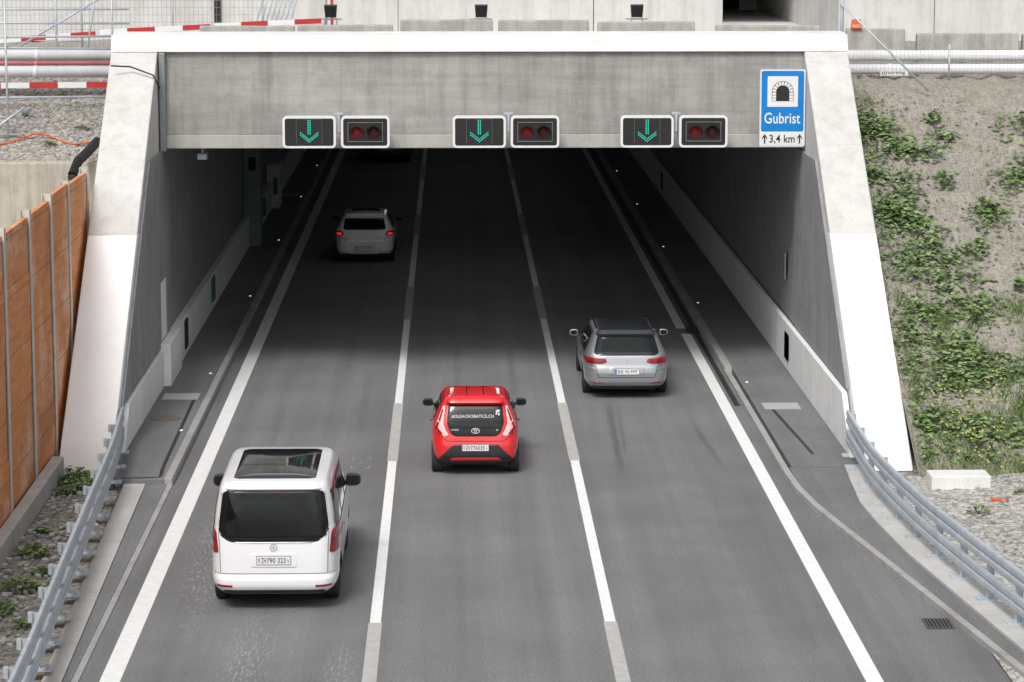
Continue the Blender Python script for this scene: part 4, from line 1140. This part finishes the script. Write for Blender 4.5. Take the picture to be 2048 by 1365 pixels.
c.patch('windscreen', [(-.68,.97),(.68,.97),(.54,1.34),(-.54,1.34)], 'F', M['glass'], .005)
c.sym('headlight', [(.45,.62),(.74,.64),(.72,.78),(.5,.72)], M['clearlens'], 'F')
c.patch('grille', [(-.5,.3),(.5,.3),(.42,.5),(-.42,.5)], 'F', M['black'], .006)
c.both('door_handle', [(1.3,.80),(1.45,.80),(1.45,.83),(1.3,.83)], M['black'], off=.03, rnd=0, rows=3, cols=4)
for gx in (-.42, -.16, .16, .42): c.line('roof_groove', [(gx,.62),(gx*.95,1.7)], 'T', .016, M['taild'], .003)
c.mirrors(2.25, 1.0, .80, .2, .14, M['black'])

# ---- estates and hatchback
def estate(name, label, loc, paint, roofmat, parts):
    c = Car(name, label, "car", loc,
        [(.20,.18,4.55,.77),(.28,.06,4.68,.85),(.40,.0,4.75,.90),(.55,.0,4.77,.91),(.66,.02,4.74,.915),(.74,.05,4.6,.915),(.84,.08,4.1,.91),(.93,.11,3.65,.89),(.99,.15,3.4,.86),(1.15,.30,3.08,.775),(1.30,.45,2.80,.70),(1.37,.53,2.65,.655)],
        7.5, .065, paint, .325, (.98, 3.77), .90)
    c.patch('rear_window', [(-.70,.985),(-.62,.935),(.62,.935),(.70,.985),(.61,1.30),(-.61,1.30)], 'R', M['glass'], .008, .04, cols=28)
    c.patch('spoiler', [(-.63,1.30),(.63,1.30),(.61,1.365),(-.61,1.365)], 'R', roofmat, .10, .02)
    c.patch('roof_panel', [(-.60,.66),(.60,.66),(.60,2.5),(-.60,2.5)], 'T', roofmat, .004, .06)
    for sx in (-1, 1):
        mb = MB(); mb.obox((sx*.615, 1.6, 1.415), (.014, 0, 0), (0, .95, 0), (0, 0, .014)); mb.build('roof_rail', M['chrome'], c.T, bevel=.006)
    c.sym('tail_light', [(.42,.80),(.52,.765),(.86,.765),(.90,.80),(.895,.88),(.82,.90),(.45,.875)], M['tail'], off=.012, rnd=.012)
    c.sym('light_inset', [(.50,.80),(.86,.79),(.87,.82),(.48,.83)], M['taild'], off=.017, rnd=0)
    c.patch('plate_recess', [(-.40,.54),(.40,.54),(.36,.70),(-.36,.70)], 'R', paint, .010, .03)
    c.patch('bumper_lower', [(-.80,.21),(.80,.21),(.76,.30),(-.76,.30)], 'R', M['black'], .006, .02)
    c.line('chrome_line', [(-.74,.325),(.74,.325)], 'R', .016, M['chrome'], .008)
    c.sym('reflector', [(.5,.35),(.80,.37),(.80,.395),(.5,.375)], M['tail'], off=.01, rnd=0, rows=3)
    c.line('tailgate_gap', [(-.87,.745),(-.66,.72),(-.60,.48),(.60,.48),(.66,.72),(.87,.745)], 'R', .012, M['blackm'])
    c.line('bumper_gap', [(-.90,.66),(-.64,.62)], 'R', .010, M['blackm']); c.line('bumper_gap', [(.90,.66),(.64,.62)], 'R', .010, M['blackm'])
    c.plate(parts, .61, .52, .115, False); c.ringbadge(.83, .06, M['badge'], 'V')
    c.both('window_backing', [(.60,.95),(3.55,.95),(2.95,1.32),(.95,1.34)], M['blackm'], off=.003)
    for a, b2, t, t2 in ((.80, 1.5, .22, 0), (1.56, 2.35, 0, 0), (2.42, 3.3, 0, .5)): c.both('side_window', [(a,.98),(b2,.98),(b2-t2,1.29),(a+t,1.29)], M['glass'], off=.007, rnd=.04)
    c.line('window_chrome', [(.7,.955),(3.4,.955)], 'N', .02, M['chrome'], .008); c.line('window_chrome', [(.7,.955),(3.4,.955)], 'P', .02, M['chrome'], .008)
    c.patch('windscreen', [(-.78,.99),(.78,.99),(.64,1.34),(-.64,1.34)], 'F', M['glass'], .005)
    c.sym('headlight', [(.5,.62),(.86,.64),(.84,.76),(.52,.72)], M['clearlens'], 'F'); c.patch('grille', [(-.48,.5),(.48,.5),(.48,.72),(-.48,.72)], 'F', M['black'], .006)
    for yy2 in (1.55, 2.45): c.line('door_gap', [(yy2,.35),(yy2,.95)], 'N', .012, M['blackm']); c.line('door_gap', [(yy2,.35),(yy2,.95)], 'P', .012, M['blackm'])
    c.both('door_handle', [(1.6,.82),(1.78,.82),(1.78,.85),(1.6,.85)], paint, off=.035, rnd=0, rows=3, cols=4)
    c.mirrors(3.0, 1.0, .91, .19, .14, paint)
    return c
estate('car', "silver grey estate car with dark roof and red tail lights", (3.71, 57.8, 0), GR, GRD, [("SHK", -.26, .24), ("KJ 659", .18, .46)])
estate('car', "dark blue black estate car deep inside the tunnel", (-2.63, 112, 0), BK, BK, [("HR", -.28, .16), ("GT 1289", .12, .52)])

c = Car('car', "white hatchback with lit red tail lights in the tunnel", "car", (-2.59, 80.4, 0),
        [(.20,.15,3.85,.74),(.28,.05,3.96,.81),(.40,.0,4.03,.865),(.58,.0,4.05,.878),(.72,.02,4.0,.88),(.82,.05,3.75,.88),(.92,.07,3.25,.872),(1.02,.10,2.9,.83),(1.2,.17,2.55,.74),(1.34,.25,2.32,.67),(1.39,.31,2.2,.63)],
        6.8, .065, SI, .315, (.72, 3.28), .86)
c.patch('rear_window', [(-.63,1.03),(-.57,.985),(.57,.985),(.63,1.03),(.57,1.31),(-.57,1.31)], 'R', M['glass'], .008, .05)
c.patch('spoiler', [(-.60,1.31),(.60,1.31),(.58,1.39),(-.58,1.39)], 'R', SI, .09, .02)
c.patch('sunroof', [(-.42,1.1),(.42,1.1),(.42,1.7),(-.42,1.7)], 'T', M['glass'], .005)
c.sym('tail_light', [(.60,.84),(.72,.81),(.86,.84),(.86,.94),(.66,.95)], M['tail'], off=.012, rnd=.02)
c.sym('tail_lamp', [(.66,.85),(.72,.835),(.82,.86),(.81,.90),(.68,.91)], M['taillit'], off=.018, rnd=.01)
c.patch('bumper_lower', [(-.74,.21),(.74,.21),(.70,.28),(-.70,.28)], 'R', M['black'], .006, .02)
c.sym('exhaust_trim', [(.42,.27),(.64,.27),(.64,.31),(.42,.31)], M['chrome'], off=.012, rnd=0, rows=3)
c.line('tailgate_gap', [(-.80,.80),(-.62,.76),(-.56,.62),(.56,.62),(.62,.76),(.80,.80)], 'R', .014, M['blackm'])
c.plate([("KN", -.28, .16), ("SH 797", .14, .48)], .47, .52, .115, False); c.ringbadge(.88, .06, M['badge'], 'V')
c.text('badge_lettering', "Polo", -.5, .72, .14, .035, M['galvd'], off=.014)
c.both('window_backing', [(.50,.99),(3.1,.99),(2.5,1.34),(.62,1.36)], M['blackm'], off=.003)
for a, b2, t, t2 in ((.62, 1.0, .1, 0), (1.05, 1.75, 0, 0), (1.82, 2.85, 0, .5)): c.both('side_window', [(a,1.02),(b2,1.02),(b2-t2,1.32),(a+t,1.32)], M['glass'], off=.007, rnd=.04)
c.patch('windscreen', [(-.72,1.03),(.72,1.03),(.60,1.37),(-.60,1.37)], 'F', M['glass'], .005)
c.sym('headlight', [(.5,.66),(.82,.68),(.80,.80),(.52,.76)], M['clearlens'], 'F'); c.patch('grille', [(-.45,.55),(.45,.55),(.45,.7),(-.45,.7)], 'F', M['black'], .006)
c.mirrors(2.5, 1.05, .87, .2, .14, M['black'])
print("DONE")
